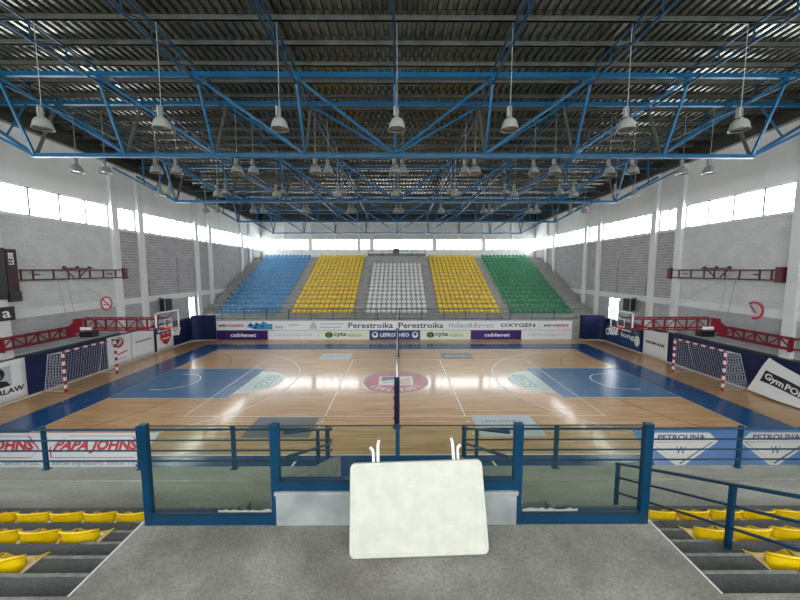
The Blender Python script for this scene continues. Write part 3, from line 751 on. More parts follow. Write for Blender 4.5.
cyt = [('cyta', 1.15, .42, -.35, K, .02, 0), ('vision', 1.3, .34, .95, M['green_print'], 0, 0)]
adboard(X0, X0 + BW, L0, L1, M['purple'], 'purple board with white cablenet lettering at the left end, lower row', cab)
adboard(X0 + BW, X0 + 2 * BW, L0, L1, Wt, 'white cablenetsports board in the lower row, left of the court middle', cabs)
adboard(X0 + 2 * BW, X0 + 3 * BW, L0, L1, M['cream'], 'pale green cytavision board left of the navy board', cyt, eye)
adboard(X0 + 3 * BW, X0 + 4 * BW, L0, L1, M['navy_print'], 'navy board with white LEFKOTHEO lettering and two crests', [('LEFKOTHEO', 2.6, .34, 0, Wt, .03, 0)], crests)
adboard(X0 + 4 * BW, X0 + 5 * BW, L0, L1, M['cream'], 'pale green cytavision board right of the navy board', cyt, eye)
adboard(X0 + 5 * BW, X0 + 6 * BW, L0, L1, M['purple'], 'purple board with white cablenet lettering near the right end', cab)
adboard(X0 + 6 * BW, X0 + 7 * BW, L0, L1, Wt, 'white cablenetsports board at the right end, lower row', cabs)
def splash(r, x0, x1, z0, z1):
    c = [(x0 + .1, z0 + .3), (x0 + .45, z1 - .15), (x0 + .7, z0 + .45), (x0 + 1.0, z1 - .12), (x0 + 1.25, z0 + .5), (x0 + 1.6, z1 - .05), (x0 + 2.0, z0 + .55), (x1 - .05, z1 - .3), (x1 - .05, z0 + .05), (x0 + .8, z0 + .05)]
    MB().prism([(a, BYY - .045, b) for a, b in c], (0, -.006, 0)).build('splash_print', M['teal_print'], r)
    for k, (a, b) in enumerate(((.5, .45), (1.1, .5), (1.5, .35), (.9, .25))): disc('splash_print', M['navy_print'], (x0 + a, z0 + b), .1, r, BYY - .053, sx=1.6)
u = [X0, X0 + 2.6, X0 + 5.05, X0 + 6.15, X0 + 11.6, X0 + 16.05, X0 + 20.6, X0 + 25.0, X0 + 28.9, X0 + 31.85]
wm = [('win', .7, .28, -.75, K, .02, .2), ('masters', 1.45, .28, .42, M['red'], .02, .2)]
adboard(u[0], u[1], U0, U1, Wt, 'white winmasters board at the left end, upper row', wm)
adboard(u[1], u[2], U0, U1, Wt, 'white board with a teal paint splash, upper row', (), splash)
def faint(r, x0, x1, z0, z1):
    BX('faint_print', M['lgrey'], x0 + .15, x1 - .2, BYY - .05, BYY - .045, z0 + .15, z0 + .4, r)
adboard(u[2], u[3], U0, U1, M['board_white'], 'small white board with faint grey print beside the teal splash', (), faint)
def faint2(r, x0, x1, z0, z1):
    MB().prism([(x0 + 2.1, BYY - .045, z0 + .12), (x0 + 2.9, BYY - .045, z0 + .12), (x0 + 2.6, BYY - .045, z1 - .1), (x0 + 2.4, BYY - .045, z1 - .1)], (0, -.006, 0)).build('emblem', M['lgrey'], r)
    BX('faint_print', M['lgrey'], x0 + 3.1, x0 + 5.2, BYY - .05, BYY - .045, z1 - .33, z1 - .23, r); BX('faint_print', M['lgrey'], x0 + 3.1, x0 + 5.0, BYY - .05, BYY - .045, z0 + .2, z0 + .3, r)
    BX('faint_print', M['lgrey'], x0 + .3, x0 + 1.2, BYY - .05, BYY - .045, z0 + .4, z0 + .5, r)
adboard(u[3], u[4], U0, U1, M['board_white'], 'long white board with a faint grey emblem, left of the Perestroika boards', (), faint2)
adboard(u[4], u[5], U0, U1, Wt, 'white board with black Perestroika lettering, left one of the pair', [('Perestroika', 4.0, .5, -.05, K, .015, 0)])
adboard(u[5], u[6], U0, U1, Wt, 'white board with black Perestroika lettering, right one of the pair', [('Perestroika', 4.0, .5, -.05, K, .015, 0)])
adboard(u[6], u[7], U0, U1, Wt, 'white board with grey Holland&Barrett lettering', [('Holland', 1.75, .42, -1.15, G, .0, 0), ('&', .35, .42, -.05, M['green_print'], .0, 0), ('Barrett', 1.75, .42, 1.1, G, .0, 0)])
adboard(u[7], u[8], U0, U1, Wt, 'white board with black OXYGEN lettering', [('OXYGEN', 3.1, .34, 0, K, .02, 0)])
adboard(u[8], u[9], U0, U1, Wt, 'white winmasters board at the right end, upper row', wm)

# ------------------------------------------------------------------ wall padding and banners
PX = 18.15
def pad(name, lbl, x0, x1, y0, y1, h=2.0):
    r = empty(name, ((x0 + x1) / 2, (y0 + y1) / 2, 0), lbl, 'wall padding')
    BX('padding', M['navy'], x0, x1, y0, y1, .08, h, r, bevel=.03)
    BX('skirting', M['edge'], x0 + (.02 if x0 > 0 else -0), x1 - (.02 if x0 < 0 else 0), y0, y1, 0, .08, r)
    BX('top_trim', M['black'], x0, x1, y0, y1, h, h + .04, r)
pad('wall_padding', 'long navy wall padding along the left wall behind the goal', -W + .02, -PX, 7.5, 29.0)
pad('wall_padding', 'long navy wall padding along the right wall behind the goal', PX, W - .02, 7.5, 29.0)
def corner_pad(s, lbl):
    r = empty('corner_padding', (s * 17.3, 29.4, 0), lbl, 'wall padding'); n = 8
    inner = [(s * 16.35, 29.35), (s * 17.2, 29.3)] + [(s * (17.2 + .9 * math.sin(R(90 * i / n))), 29.3 - .0 - .35 * (1 - math.cos(R(90 * i / n)))) for i in range(1, n + 1)]
    outer = [(x, 29.7) for x, y in inner][::-1]
    MB().prism([(x, y, .06) for x, y in inner + outer], (0, 0, 2.15)).build('padding', M['navy'], r)
    MB().prism([(x, y, 0) for x, y in inner + outer], (0, 0, .06)).build('skirting', M['edge'], r)
corner_pad(-1, 'navy corner padding left of the advertising boards'); corner_pad(1, 'navy corner padding right of the advertising boards')
def banner(s, ya, yb, z0, z1, m, lbl, name='banner', sag=0):
    """cloth hung flat on the padding; ya near end, yb far end, slight ripples"""
    r = empty(name, (s * (PX - .03), (ya + yb) / 2, z0), lbl, 'banner'); n = 14; nz = 6; vs = []; fs = []
    for j in range(nz + 1):
        for i in range(n + 1):
            t = i / n; q = j / nz; y = ya + (yb - ya) * t
            zt = z1 - sag * 4 * t * (1 - t); z = z0 + (zt - z0) * q
            vs.append((s * (PX - .035 - .012 * math.sin(t * 17 + q * 2) - .01), y, z))
    b = len(vs); vs += [(x + s * .012, y, z) for x, y, z in vs]
    for j in range(nz):
        for i in range(n):
            a = j * (n + 1) + i; fs += [(a, a + 1, a + n + 2, a + n + 1), (b + a, b + a + n + 1, b + a + n + 2, b + a + 1)]
    ring = list(range(n + 1)) + [j * (n + 1) + n for j in range(1, nz + 1)] + [nz * (n + 1) + i for i in range(n - 1, -1, -1)] + [j * (n + 1) for j in range(nz - 1, 0, -1)]
    for a, c in zip(ring, ring[1:] + ring[:1]): fs.append((a, c, b + c, b + a))
    MB().add(vs, fs).build('cloth', m, r, True)
    return r
FXb = PX - .068
def wtext(r, s, txt, y, z, wd, ht, m, bold=0, sh=0, name='lettering', up=(0, 0, 1)):
    textmesh(name, txt, wd, ht, (s * FXb, y, z), (0, 1, 0) if s < 0 else (0, -1, 0), up, m, r, .0, bold, sh)
def wpoly(r, s, pts, m, name='print', off=0):
    x = s * (FXb - off); MB().prism([(x, y, z) for y, z in pts], (-s * .004, 0, 0)).build(name, m, r)
def wcirc(y, z, ry, rz_, n=18, a0=0, a1=360): return [(y + ry * math.cos(R(a0 + (a1 - a0) * k / n)), z + rz_ * math.sin(R(a0 + (a1 - a0) * k / n))) for k in range(n)]
b1 = banner(-1, 12.2, 15.95, .12, 2.02, M['board_white'], 'white banner with ERLAW lettering and a portrait print, left wall')
wtext(b1, -1, 'ERLAW', 15.15, .62, 1.3, .26, K, .03)
BX('print', M['lgrey'], -FXb, -FXb + .004, 14.0, 15.5, .38, .41, b1); BX('print', M['lgrey'], -FXb, -FXb + .004, 14.2, 15.3, .28, .30, b1)
wpoly(b1, -1, [(14.1, .85), (15.3, .85), (15.3, 1.8), (14.1, 1.8)], M['lgrey'], 'portrait_print')
wpoly(b1, -1, [(14.15, .87), (15.25, .87), (15.1, 1.1), (14.8, 1.2), (14.5, 1.18), (14.2, 1.05)], M['black'], 'portrait_print', .004)
wpoly(b1, -1, wcirc(14.75, 1.48, .3, .3), M['black'], 'portrait_print', .008)
wpoly(b1, -1, wcirc(14.68, 1.4, .2, .26), M['skin'], 'portrait_print', .012)
b2 = banner(-1, 20.5, 22.4, .12, 2.0, M['board_white'], 'white banner with a red and grey bird print beside the left goal')
wpoly(b2, -1, wcirc(21.3, 1.55, .45, .35, 12, 200, 520), M['red'], 'bird_print'); wpoly(b2, -1, wcirc(21.2, 1.62, .42, .26), M['lgrey'], 'bird_print', .004)
wpoly(b2, -1, [(20.9, 1.8), (21.5, 1.75), (21.1, 1.35)], K, 'bird_print', .008)
wpoly(b2, -1, [(21.0, .72), (22.0, .85), (22.0, .93), (21.0, .8)], M['red'], 'print'); wpoly(b2, -1, [(20.9, .42), (21.9, .5), (21.9, .54), (20.9, .46)], M['grey'], 'print')
b3 = banner(-1, 22.42, 24.5, .12, 2.0, M['board_white'], 'white banner with one thin grey print line, left wall')
BX('print', M['grey'], -FXb, -FXb + .004, 22.7, 24.2, 1.2, 1.3, b3)
b4 = banner(-1, 24.75, 26.6, .12, 2.0, M['board_white'], 'white banner with a red crest, farthest on the left wall')
wpoly(b4, -1, [(25.1, 1.85), (26.3, 1.85), (26.3, 1.0), (26.0, .6), (25.7, .42), (25.4, .6), (25.1, 1.0)], M['red'], 'crest_print')
wpoly(b4, -1, wcirc(25.45, 1.4, .14, .16), M['lgrey'], 'crest_print', .004); wpoly(b4, -1, wcirc(25.95, 1.4, .14, .16), M['lgrey'], 'crest_print', .004)
wpoly(b4, -1, [(25.3, 1.0), (26.1, 1.0), (26.1, .9), (25.3, .9)], M['board_white'], 'crest_print', .004)
b5 = banner(1, 24.5, 28.9, .1, 1.55, M['navy_print'], 'navy banner with white lettering in the far right corner')
wtext(b5, 1, 'long', 25.9, 1.0, 1.5, .5, M['board_white'], .02); wtext(b5, 1, 'www', 27.4, .95, 1.0, .22, M['lgrey'])
wpoly(b5, 1, wcirc(28.4, .95, .3, .3), M['board_white'], 'emblem_print'); wpoly(b5, 1, wcirc(28.4, .95, .15, .15), M['navy_print'], 'emblem_print', .004)
wpoly(b5, 1, wcirc(24.85, .85, .28, .42), M['cream'], 'emblem_print')
b6 = banner(1, 22.0, 24.25, .05, 2.02, M['white'], 'white draped cloth banner with black lettering, right wall', sag=.1)
wtext(b6, 1, 'KRYM AAB', 23.1, 1.05, 1.7, .2, K, .03)
# slumped banner on right
b7 = empty('banner', (PX - .1, 15, 0), 'crumpled white banner slipping off the right padding, black strip with white Gym lettering', 'banner')
P1, P2, P3, P4 = (15.85, 1.97), (16.6, .12), (13.3, .05), (12.6, .75)
def bl(u, v):
    a = (P1[0] + (P4[0] - P1[0]) * u, P1[1] + (P4[1] - P1[1]) * u); b = (P2[0] + (P3[0] - P2[0]) * u, P2[1] + (P3[1] - P2[1]) * u)
    return a[0] + (b[0] - a[0]) * v, a[1] + (b[1] - a[1]) * v + (-.12 * 4 * v * 0)
def sheet(u0, u1, v0, v1, off, name, m, n=14):
    vs = []; fs = []
    for j in range(n + 1):
        for i in range(n + 1):
            uu = u0 + (u1 - u0) * i / n; vv = v0 + (v1 - v0) * j / n; y, z = bl(uu, vv)
            x = PX - .05 - .045 * (1 + math.sin(uu * 9 + vv * 4)) - .02 * math.sin(vv * 8) - off - .16 * vv
            vs.append((x, y, z))
    for j in range(n):
        for i in range(n): a = j * (n + 1) + i; fs.append((a, a + 1, a + n + 2, a + n + 1))
    b = len(vs); vs += [(x + .006, y, z) for x, y, z in vs]; fs += [tuple(b + k for k in f[::-1]) for f in list(fs)]
    MB().add(vs, fs).build(name, m, b7, True)
sheet(0, 1, 0, 1, 0, 'cloth', M['white']); sheet(.07, .75, .30, .64, .012, 'black_strip', M['black'])
ya, za = bl(.2, .44); yb, zb = bl(.6, .5)
dirv = Vector((0, yb - ya, zb - za)).normalized(); upv = Vector((0, -dirv.z, dirv.y)) * -1
if upv.z < 0: upv = -upv
for txt, uu, wd, ht in (('Gym', .23, .85, .42), ('POP', .5, .75, .32)):
    y_, z_ = bl(uu, .47); x_ = PX - .05 - .045 * (1 + math.sin(uu * 9 + .47 * 4)) - .02 * math.sin(.47 * 8) - .16 * .47 - .1
    textmesh('lettering', txt, wd, ht, (x_, y_, z_), dirv, upv, M['board_white'], b7, .0, .03)

# ------------------------------------------------------------------ goals
def goal(s, lbl):
    gx = CX + s * 16.85; y0, y1 = CY - 1.6, CY + 1.52; bk = s * (PX - .06)
    r = empty('handball_goal', (gx, CY, 0), lbl, 'goal')
    for y in (y0, y1): BX('post', M['goal'], gx - .045, gx + .045, y - .045, y + .045, 0, 2.04, r)
    BX('crossbar', M['goal_bar'], gx - .045, gx + .045, y0, y1, 2.04, 2.13, r)
    for y in (y0, y1):
        MB().tube([(gx, y, 2.05), (gx + s * .75, y, 1.95), (bk - s * .02, y, .05), (gx, y, .03)], .018, 6).build('back_support', M['tube_white'], r, True)
    net = MB(); st = .14; sw = .007
    top = lambda t, z: None
    def P(side_t, q):      # q: 0 front top .. .3 roof back .. 1 ground back
        if q < .3: a = q / .3; return (gx + s * .75 * a, 2.07 - .12 * a)
        a = (q - .3) / .7; return (gx + s * .75 + (bk - s * .04 - gx - s * .75) * a, 1.95 - 1.9 * a)
    n = 20; ys = [y0 + (y1 - y0) * i / n for i in range(n + 1)]; qs = [i / 18 for i in range(19)]
    for y in ys:
        pts = [(*P(0, q)[:1], y, P(0, q)[1]) for q in (0, .3, 1)]
        for a, b in zip(pts[:-1], pts[1:]): net.bar(a, b, sw)
    for q in qs:
        x, z = P(0, q); net.bar((x, y0, z), (x, y1, z), sw)
    for y in (y0, y1):
        for i in range(1, 14):
            z = 2.0 - i * .145; 
            if z < .04: continue
            xb = gx + s * .75 + (bk - s * .04 - gx - s * .75) * (1.95 - z) / 1.9 if z < 1.95 else gx + s * .75
            net.bar((gx, y, z), (xb, y, z), sw)
        for i in range(1, 9):
            x = gx + s * i * .14; d = abs(x - gx)
            zt = 2.07 - .12 * d / .75 if d < .75 else 1.95 - 1.9 * (d - .75) / (abs(bk - gx) - .79)
            if zt > .1: net.bar((x, y, .03), (x, y, zt), sw)
    net.build('goal_net', M['string'], r)
goal(-1, 'red and white striped handball goal with white net on the left')
goal(1, 'red and white striped handball goal with white net on the right')

# ------------------------------------------------------------------ basketball backstops
def backstop(s, nm):
    hx = s * 12.52 + CX * 1.2; r = empty('basketball_backstop', (s * 17.5, CY, 2.5), 'red wall-mounted lattice basketball backstop with glass board on the %s' % nm, 'basketball hoop')
    ar = MB()
    ar.build
    x0, x1 = hx + s * .3, s * 17.5
    for y in (CY - .35, CY + .35):
        for z in (2.98, 3.56): MB().bar((x0, y, z), (x1, y, z), .07).build('arm_chord', M['red_steel'], r)
    n = 8
    for i in range(n + 1):
        x = x0 + (x1 - x0) * i / n
        for y in (CY - .35, CY + .35):
            MB().bar((x, y, 2.98), (x, y, 3.56), .05).build('arm_strut', M['red_steel'], r)
            if i < n and y < CY: MB().bar((x, y, 2.98 if i % 2 else 3.56), (x + (x1 - x0) / n, y, 3.56 if i % 2 else 2.98), .04).build('arm_diagonal', M['red_steel'], r)
        MB().bar((x, CY - .35, 3.56), (x, CY + .35, 3.56), .04).build('arm_cross_tie', M['red_steel'], r)
    MB().prism([(s * 17.0, CY - .42, 2.98), (s * 17.9, CY - .42, 2.6), (s * 17.9, CY - .42, 3.05), (s * 17.3, CY - .42, 3.6), (s * 17.0, CY - .42, 3.6)], (0, .05, 0)).build('hinge_plate', M['red_steel'], r)
    BX('label_plate', M['board_white'], s * 16.5, s * 17.1, CY - .46, CY - .42, 3.0, 3.16, r)
    BX('winch_box', M['black'], s * 16.7, s * 17.4, CY - .2, CY + .2, 2.55, 2.85, r)
    # wall girder
    gxx = s * 18.05
    for z in (2.55, 3.05):
        for xx in (gxx, s * 18.4): MB().bar((xx, 14.9, z), (xx, CY + .6, z), .07).build('girder_chord', M['red_steel'], r)
    n = 7
    for i in range(n + 1):
        y = 14.95 + (CY + .5 - 14.95) * i / n
        MB().bar((gxx, y, 2.55), (gxx, y, 3.05), .055).build('girder_strut', M['red_steel'], r)
        MB().bar((gxx, y, 3.05), (s * (W - .01), y, 3.05), .05).build('girder_bracket', M['red_steel'], r)
        if i < n: MB().bar((gxx, y, 3.05 if i % 2 else 2.55), (gxx, y + (CY + .5 - 14.95) / n, 2.55 if i % 2 else 3.05), .045).build('girder_diagonal', M['red_steel'], r)
    BX('girder_plate', M['red_steel'], s * 17.98, s * 18.12, 15.0, 15.1, 2.45, 3.15, r)
    # board
    y0, y1, z0, z1 = CY - .92, CY + .92, 2.9, 3.97
    f = MB()
    f.box(hx - .03, hx + .03, y0, y1, z1 - .06, z1).box(hx - .03, hx + .03, y0, y1, z0, z0 + .06).box(hx - .03, hx + .03, y0, y0 + .06, z0, z1).box(hx - .03, hx + .03, y1 - .06, y1, z0, z1)
    f.build('board_frame', M['white'], r)
    BX('board_pane', M['board_glass'], hx - .008, hx + .008, y0 + .05, y1 - .05, z0 + .05, z1 - .05, r)
    f = MB(); q = hx - s * .012
    f.box(q, q - s * .006, CY - .3, CY + .3, 3.5, 3.55).box(q, q - s * .006, CY - .3, CY + .3, 3.08, 3.13).box(q, q - s * .006, CY - .3, CY - .25, 3.08, 3.55).box(q, q - s * .006, CY + .25, CY + .3, 3.08, 3.55)
    f.build('target_square', M['white'], r)
    f = MB(); f.box(hx - .045, hx + .045, y0 - .02, y1 + .02, z0 - .05, z0 + .03).box(hx - .045, hx + .045, y0 - .03, y0 + .03, z0 - .05, z0 + .28).box(hx - .045, hx + .045, y1 - .03, y1 + .03, z0 - .05, z0 + .28)
    f.build('board_padding', M['rail'] if s < 0 else M['black'], r)
    for dy in (-.6, .6):
        for zz in (z0 + .2, z1 - .15): MB().bar((hx + s * .03, CY + dy, zz), (x0, CY + dy * .55, 2.98 if zz < 3.3 else 3.56), .04).build('board_bracket', M['eave'], r)
    rc = hx - s * .4
    MB().tube([(rc + .225 * math.cos(R(t)), CY + .225 * math.sin(R(t)), 3.05) for t in range(0, 361, 20)], .013, 6).build('rim', M['orange'], r, True)
    MB().box(hx - s * .03, hx - s * .2, CY - .09, CY + .09, 3.02, 3.06).box(hx - s * .02, hx - s * .05, CY - .12, CY + .12, 2.93, 3.1).build('rim_bracket', M['orange'], r)
    nt_ = MB()
    for k in range(12):
        a = 2 * math.pi * k / 12
        for dd in (-1, 1):
            prev = None
            for j in range(5):
                rr = .225 - .022 * j; aa = a + dd * j * math.pi / 12; p_ = (rc + rr * math.cos(aa), CY + rr * math.sin(aa), 3.04 - .1 * j)
                if prev: nt_.bar(prev, p_, .012)
                prev = p_
    nt_.build('basket_net', M['board_white'], r)
    for dy in (-.25, .25): MB().tube([(s * 17.9, CY + dy, 3.1), (s * 18.3, CY + dy, 5.9)], .012, 5).build('support_cable', M['cord'], r)
    MB().tube([(s * 14.2, CY, 3.56), (s * 18.3, CY + .1, 6.0)], .01, 5).build('stay_cable', M['cord'], r)
    # upper wall frame
    r2 = empty('wall_frame', (s * 18.35, 19.3, 5.7), 'dark red horizontal ladder frame bolted high on the %s wall' % nm, 'steel frame')
    fx = s * 18.33
    for z in (5.73, 6.22): MB().bar((fx, 15.9 if s > 0 else 16.3, z), (fx, 22.8, z), .07).build('frame_bar', M['maroon'], r2)
    for y in (16.35, 16.9, 17.9, 18.7, 19.35, 20.0, 20.9, 21.8, 22.7): MB().bar((fx, y, 5.73), (fx, y, 6.22), .06).build('rung', M['maroon'], r2)
    for y, ww in (((16.0, .3), (22.5, .22)) if s > 0 else ((22.5, .22),)): BX('end_plate', M['maroon'], s * 18.25, s * (W - .005), y - ww / 2, y + ww / 2, 5.62, 6.36, r2)
    for ya_, yb_ in ((18.5, 19.0), (19.9, 19.3)): MB().bar((fx, ya_, 6.3), (fx, yb_, 5.8), .05).build('pulley_brace', M['maroon'], r2)
    MB().bar((fx, 18.4, 6.31), (fx, 20.2, 6.31), .06).build('pulley_bar', M['maroon'], r2)
    for y in (18.5, 19.25, 20.0): MB().tube([(fx - .06, y, 6.38), (fx + .06, y, 6.38)], .06, 10).build('pulley', M['maroon'], r2)
    for y in (17.2, 21.5): MB().bar((fx, y, 5.98), (s * (W - .005), y, 5.98), .06).build('wall_bracket', M['maroon'], r2)
backstop(-1, 'left'); backstop(1, 'right')

# ------------------------------------------------------------------ volleyball equipment
CXV = -.06
def vpost(y, lbl, padm, zt=2.55):
    r = empty('volleyball_post', (CXV, y, 0), lbl, 'volleyball post', 'volleyball posts')
    MB().tube([(CXV, y, 0), (CXV, y, zt)], .04, 12).build('pole', M['white'], r, True)
    MB().lathe([(0, .02), (.105, .02), (.105, 2.0), (.095, 2.05), (0, 2.05)], (CXV, y, 0), 14).build('post_padding', padm, r, True)
    MB().lathe([(0, 0), (.17, 0), (.17, .02), (0, .02)], (CXV, y, 0), 16).build('base_plate', M['black'], r)
    for z in (.4, .8, 1.2, 1.6): BX('strap', M['black'], CXV - .15, CXV - .11, y - .04, y + .04, z - .03, z + .03, r)
vpost(12.75, 'navy padded volleyball post nearest to the viewer', M['navy'])
vpost(23.75, 'dark padded volleyball post on the far side of the court', M['eave'])
vn = empty('volleyball_net', (CXV, CY, 0), 'white taped volleyball net seen edge on along the centre line', 'volleyball net')
nb = MB()
for i in range(0, 10): nb.bar((CXV, 12.9, 1.45 + .1 * i), (CXV, 23.65, 1.45 + .1 * i), .008)
for i in range(0, 106): nb.bar((CXV, 12.95 + .1 * i, 1.43), (CXV, 12.95 + .1 * i, 2.4), .006)
nb.build('mesh_net', M['black'], vn)
BX('top_tape', M['white'], CXV - .012, CXV + .012, 12.85, 23.7, 2.37, 2.45, vn)
for y in (CY - 4.5, CY + 4.5): MB().tube([(CXV, y, 1.45), (CXV, y, 3.3)], .012, 6).build('antenna', M['string'], vn)

# ------------------------------------------------------------------ leaning plastic table
tb = empty('plastic_table', (0, 2.9, ZL), 'white folded plastic table leaning on the guard, its legs poking over the top', 'table')
cxT, wT, hT = .18, 1.27, .79
def rr(w_, h_, rad, n=8):
    pts = []
    for (sx, sy, a0) in ((1, 1, 0), (-1, 1, 90), (-1, -1, 180), (1, -1, 270)):
        for i in range(n + 1):
            a = R(a0 + 90 * i / n); pts.append((sx * (w_ / 2 - rad) + rad * math.cos(a), sy * (h_ / 2 - rad) + rad * math.sin(a)))
    return pts
yb0, yt0 = 2.80, 3.07; zt_ = 0
lean = Vector((0, yt0 - yb0, math.sqrt(hT ** 2 - (yt0 - yb0) ** 2))).normalized(); nrm = Vector((0, -lean.z, lean.y)); cT = Vector((cxT, (yb0 + yt0) / 2, ZL + .01 + lean.z * hT / 2))
tilt = R(1.6)
rx = Vector((math.cos(tilt), 0, 0)) + lean * math.sin(tilt); up = lean * math.cos(tilt) - Vector((1, 0, 0)) * math.sin(tilt)
cT += Vector((0, 0, .018))
def T3(u_, v_, d): return cT + rx * u_ + up * v_ + nrm * d
outl = rr(wT, hT, .05)
vs = []; fs = []; n = len(outl)
for d, sc in ((-.035, 1), (0.0, 1), (.008, .992), (.010, .985), (.010, .955), (.007, .95)):
    for (a, b) in outl: vs.append(T3(a - (1 - sc) * wT / 2 * (1 if a > 0 else -1), b - (1 - sc) * wT / 2 * (1 if b > 0 else -1), d))
for k in range(5):
    for i in range(n): fs.append((k * n + i, k * n + (i + 1) % n, (k + 1) * n + (i + 1) % n, (k + 1) * n + i))
fs += [tuple(range(n))[::-1], tuple(5 * n + i for i in range(n))]
top = MB().add(vs, fs).build('tabletop', M['table'], tb)
# moulded panel lines
for uu in (-.3, 0.02, .3):
    MB().bar(T3(uu, -.36, .0075), T3(uu, .36, .0075), .006, .003, up=nrm).build('moulded_line', M['table'], top)
for vv in (-.18, .0, .2):
    MB().bar(T3(-.54, vv, .0075), T3(.54, vv, .0075), .006, .003, up=nrm).build('moulded_line', M['table'], top)
for (u_, bend) in ((-.37, -1), (.375, 1)):
    MB().tube([T3(u_, -.2, -.06), T3(u_, hT / 2 - .02, -.07), T3(u_ - bend * .0, hT / 2 + .15, -.075), T3(u_ - bend * .012, hT / 2 + .19, -.075)], .016, 10).build('leg', M['tube_white'], tb, True)
    u2 = u_ + bend * .045
    MB().tube([T3(u2, -.2, -.09), T3(u2, hT / 2 + .06, -.09), T3(u2 + bend * .008, hT / 2 + .1, -.09), T3(u2 + bend * .035, hT / 2 + .125, -.08)], .016, 10).build('leg', M['tube_white'], tb, True)
MB().tube([T3(-.40, -.1, -.05), T3(.40, -.1, -.05)], .012, 8).build('cross_bar', M['tube_white'], tb)

# ------------------------------------------------------------------ wall items
sc_ = empty('scoreboard', (-18.45, 14.3, 4.7), 'black scoreboard with a dark red end panel high on the left wall', 'scoreboard')
BX('case', M['black'], -W + .01, -18.3, 11.5, 15.75, 4.85, 7.25, sc_, bevel=.02)
BX('end_panel', M['dark_red'], -18.32, -18.28, 15.75, 16.2, 5.0, 7.2, sc_)
BX('lower_box', M['black'], -W+.01, -18.25, 15.75, 16.25, 4.72, 5.2, sc_)
textmesh('lettering', 'BETI', .55, .22, (-18.27, 15.95, 6.75), (0, 0, -1), (0, 1, 0), M['board_white'], sc_, .0, .03)
for i in range(5): BX('score_digit', M['grey'], -18.29, -18.285, 14.85, 15.1, 5.3 + .22 * i, 5.42 + .22 * i, sc_)
sg = empty('wall_sign', (-18.37, 14.8, 3.8), 'black sign with large white letter a under the scoreboard', 'sign')
BX('panel', M['black'], -18.39, -18.34, 12.5, 15.95, 3.85, 4.5, sg)
textmesh('lettering', 'a', .34, .32, (-18.335, 15.6, 4.15), (0, 1, 0), (0, 0, 1), M['board_white'], sg, .0, .01)
# no smoking signs
ns_ = empty('no_smoking_sign', (-18.54, 21.2, 4.1), 'round red and white no smoking sign on the left wall', 'sign')
def annulus(x, cy_, cz_, r0, r1, a0, a1, t, name, m, parent, n=40):
    vs = []; fs = []
    for i in range(n + 1):
        a = R(a0 + (a1 - a0) * i / n)
        for rad in (r0, r1):
            for dx in (0, t): vs.append((x + dx, cy_ + rad * math.cos(a), cz_ + rad * math.sin(a)))
    for i in range(n):
        b = i * 4; c = b + 4; fs += [(b, b + 2, c + 2, c), (b + 1, c + 1, c + 3, b + 3), (b, c, c + 1, b + 1), (b + 2, b + 3, c + 3, c + 2)]
    fs += [(0, 1, 3, 2), (n * 4, n * 4 + 2, n * 4 + 3, n * 4 + 1)]
    return MB().add(vs, fs).build(name, m, parent)
MB().prism([(-18.559, 21.2 + .43 * math.cos(R(t)), 4.12 + .43 * math.sin(R(t))) for t in range(0, 360, 12)], (.02, 0, 0)).build('disc', M['white'], ns_)
annulus(-18.54, 21.2, 4.12, .35, .44, 0, 360, .012, 'ring', M['red'], ns_)
MB().bar((-18.53, 20.95, 4.38), (-18.53, 21.45, 3.86), .012, .07, up=(0, .7, .7)).build('slash', M['red'], ns_)
MB().bar((-18.535, 20.95, 4.05), (-18.535, 21.4, 4.05), .006, .05).build('cigarette_symbol', M['black'], ns_)
MB().tube([(-18.534, 21.38, 4.12), (-18.534, 21.42, 4.2), (-18.534, 21.34, 4.26)], .01, 5).build('smoke_symbol', M['black'], ns_)
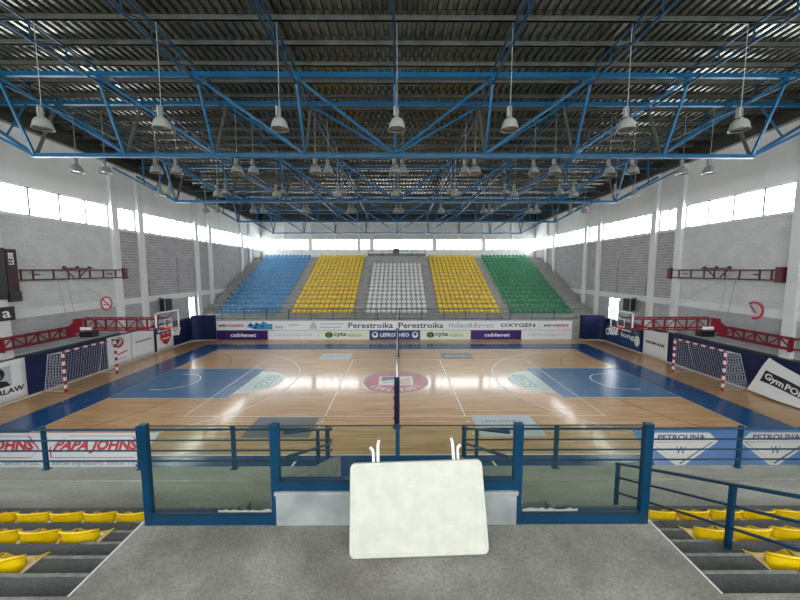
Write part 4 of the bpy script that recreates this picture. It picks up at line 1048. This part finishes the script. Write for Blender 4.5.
bs = empty('broken_no_smoking_sign', (18.57, 17.3, 4.1), 'broken round red sign with a missing lower left part on the right wall', 'sign')
annulus(18.54, 17.2, 4.12, .36, .47, -100 , 130, -.012, 'ring', M['red'], bs)
bs_ = bs.children[0]; 
for v in bs_.data.vertices: v.co.y = 17.2 - bs.location.y - (v.co.y - (17.2 - bs.location.y))
for v in bs_.data.vertices: v.co.y = v.co.y
MB().prism([(18.555, y, z) for y, z in ((17.45, 4.4), (17.0, 4.35), (16.9, 4.0), (17.1, 3.8), (17.35, 4.05))], (-.008, 0, 0)).build('disc_fragment', M['lgrey'], bs)
MB().bar((18.53, 17.4, 4.38), (18.53, 17.1, 4.0), .012, .07).build('slash', M['red'], bs)
# loudspeakers on brackets
for s, nm in ((-1, 'left'), (1, 'right')):
    r = empty('wall_loudspeaker', (s * 18.2, 25.9, 3), 'black box loudspeaker on a bracket low on the %s wall' % nm, 'loudspeaker')
    BX('cabinet', M['black'], s * 17.8, s * 18.35, 25.6, 26.25, 3.05, 4.0, r, bevel=.02)
    BX('grille', M['eave'], s * 17.8 - s * .012, s * 17.8, 25.65, 26.2, 3.1, 3.95, r)
    BX('bracket', M['frame_al'], s * 18.35, s * 18.59, 25.85, 26.0, 3.0, 4.1, r)
    BX('bracket_arm', M['frame_al'], s * 17.85, s * 17.9, 25.5, 25.58, 2.8, 4.05, r)
# conduits
for s, nm in ((-1, 'left'), (1, 'right')):
    for k, (y, z0, z1, lb) in enumerate(((24.95, 4.3, 5.6, 'nearer'), (28.3, 4.3, 7.2, 'farther'))):
        o = MB().tube([(s * (W - .03), y, z0), (s * (W - .03), y, z1)], .03, 6).build('conduit', M['grey']); tag(o, 'grey conduit pipe rising on the %s wall, %s one of the two' % (nm, lb), 'pipe')
# doors in right wall behind padding
d2 = struct(empty('door_2', (18.55, 24.9, 2)))
BX('door_leaf', M['lgrey'], 18.54, 18.6, 26.4, 27.9, 1.95, 3.75, d2); BX('door_handle', M['black'], 18.5, 18.54, 26.7, 26.8, 2.9, 3.1, d2)
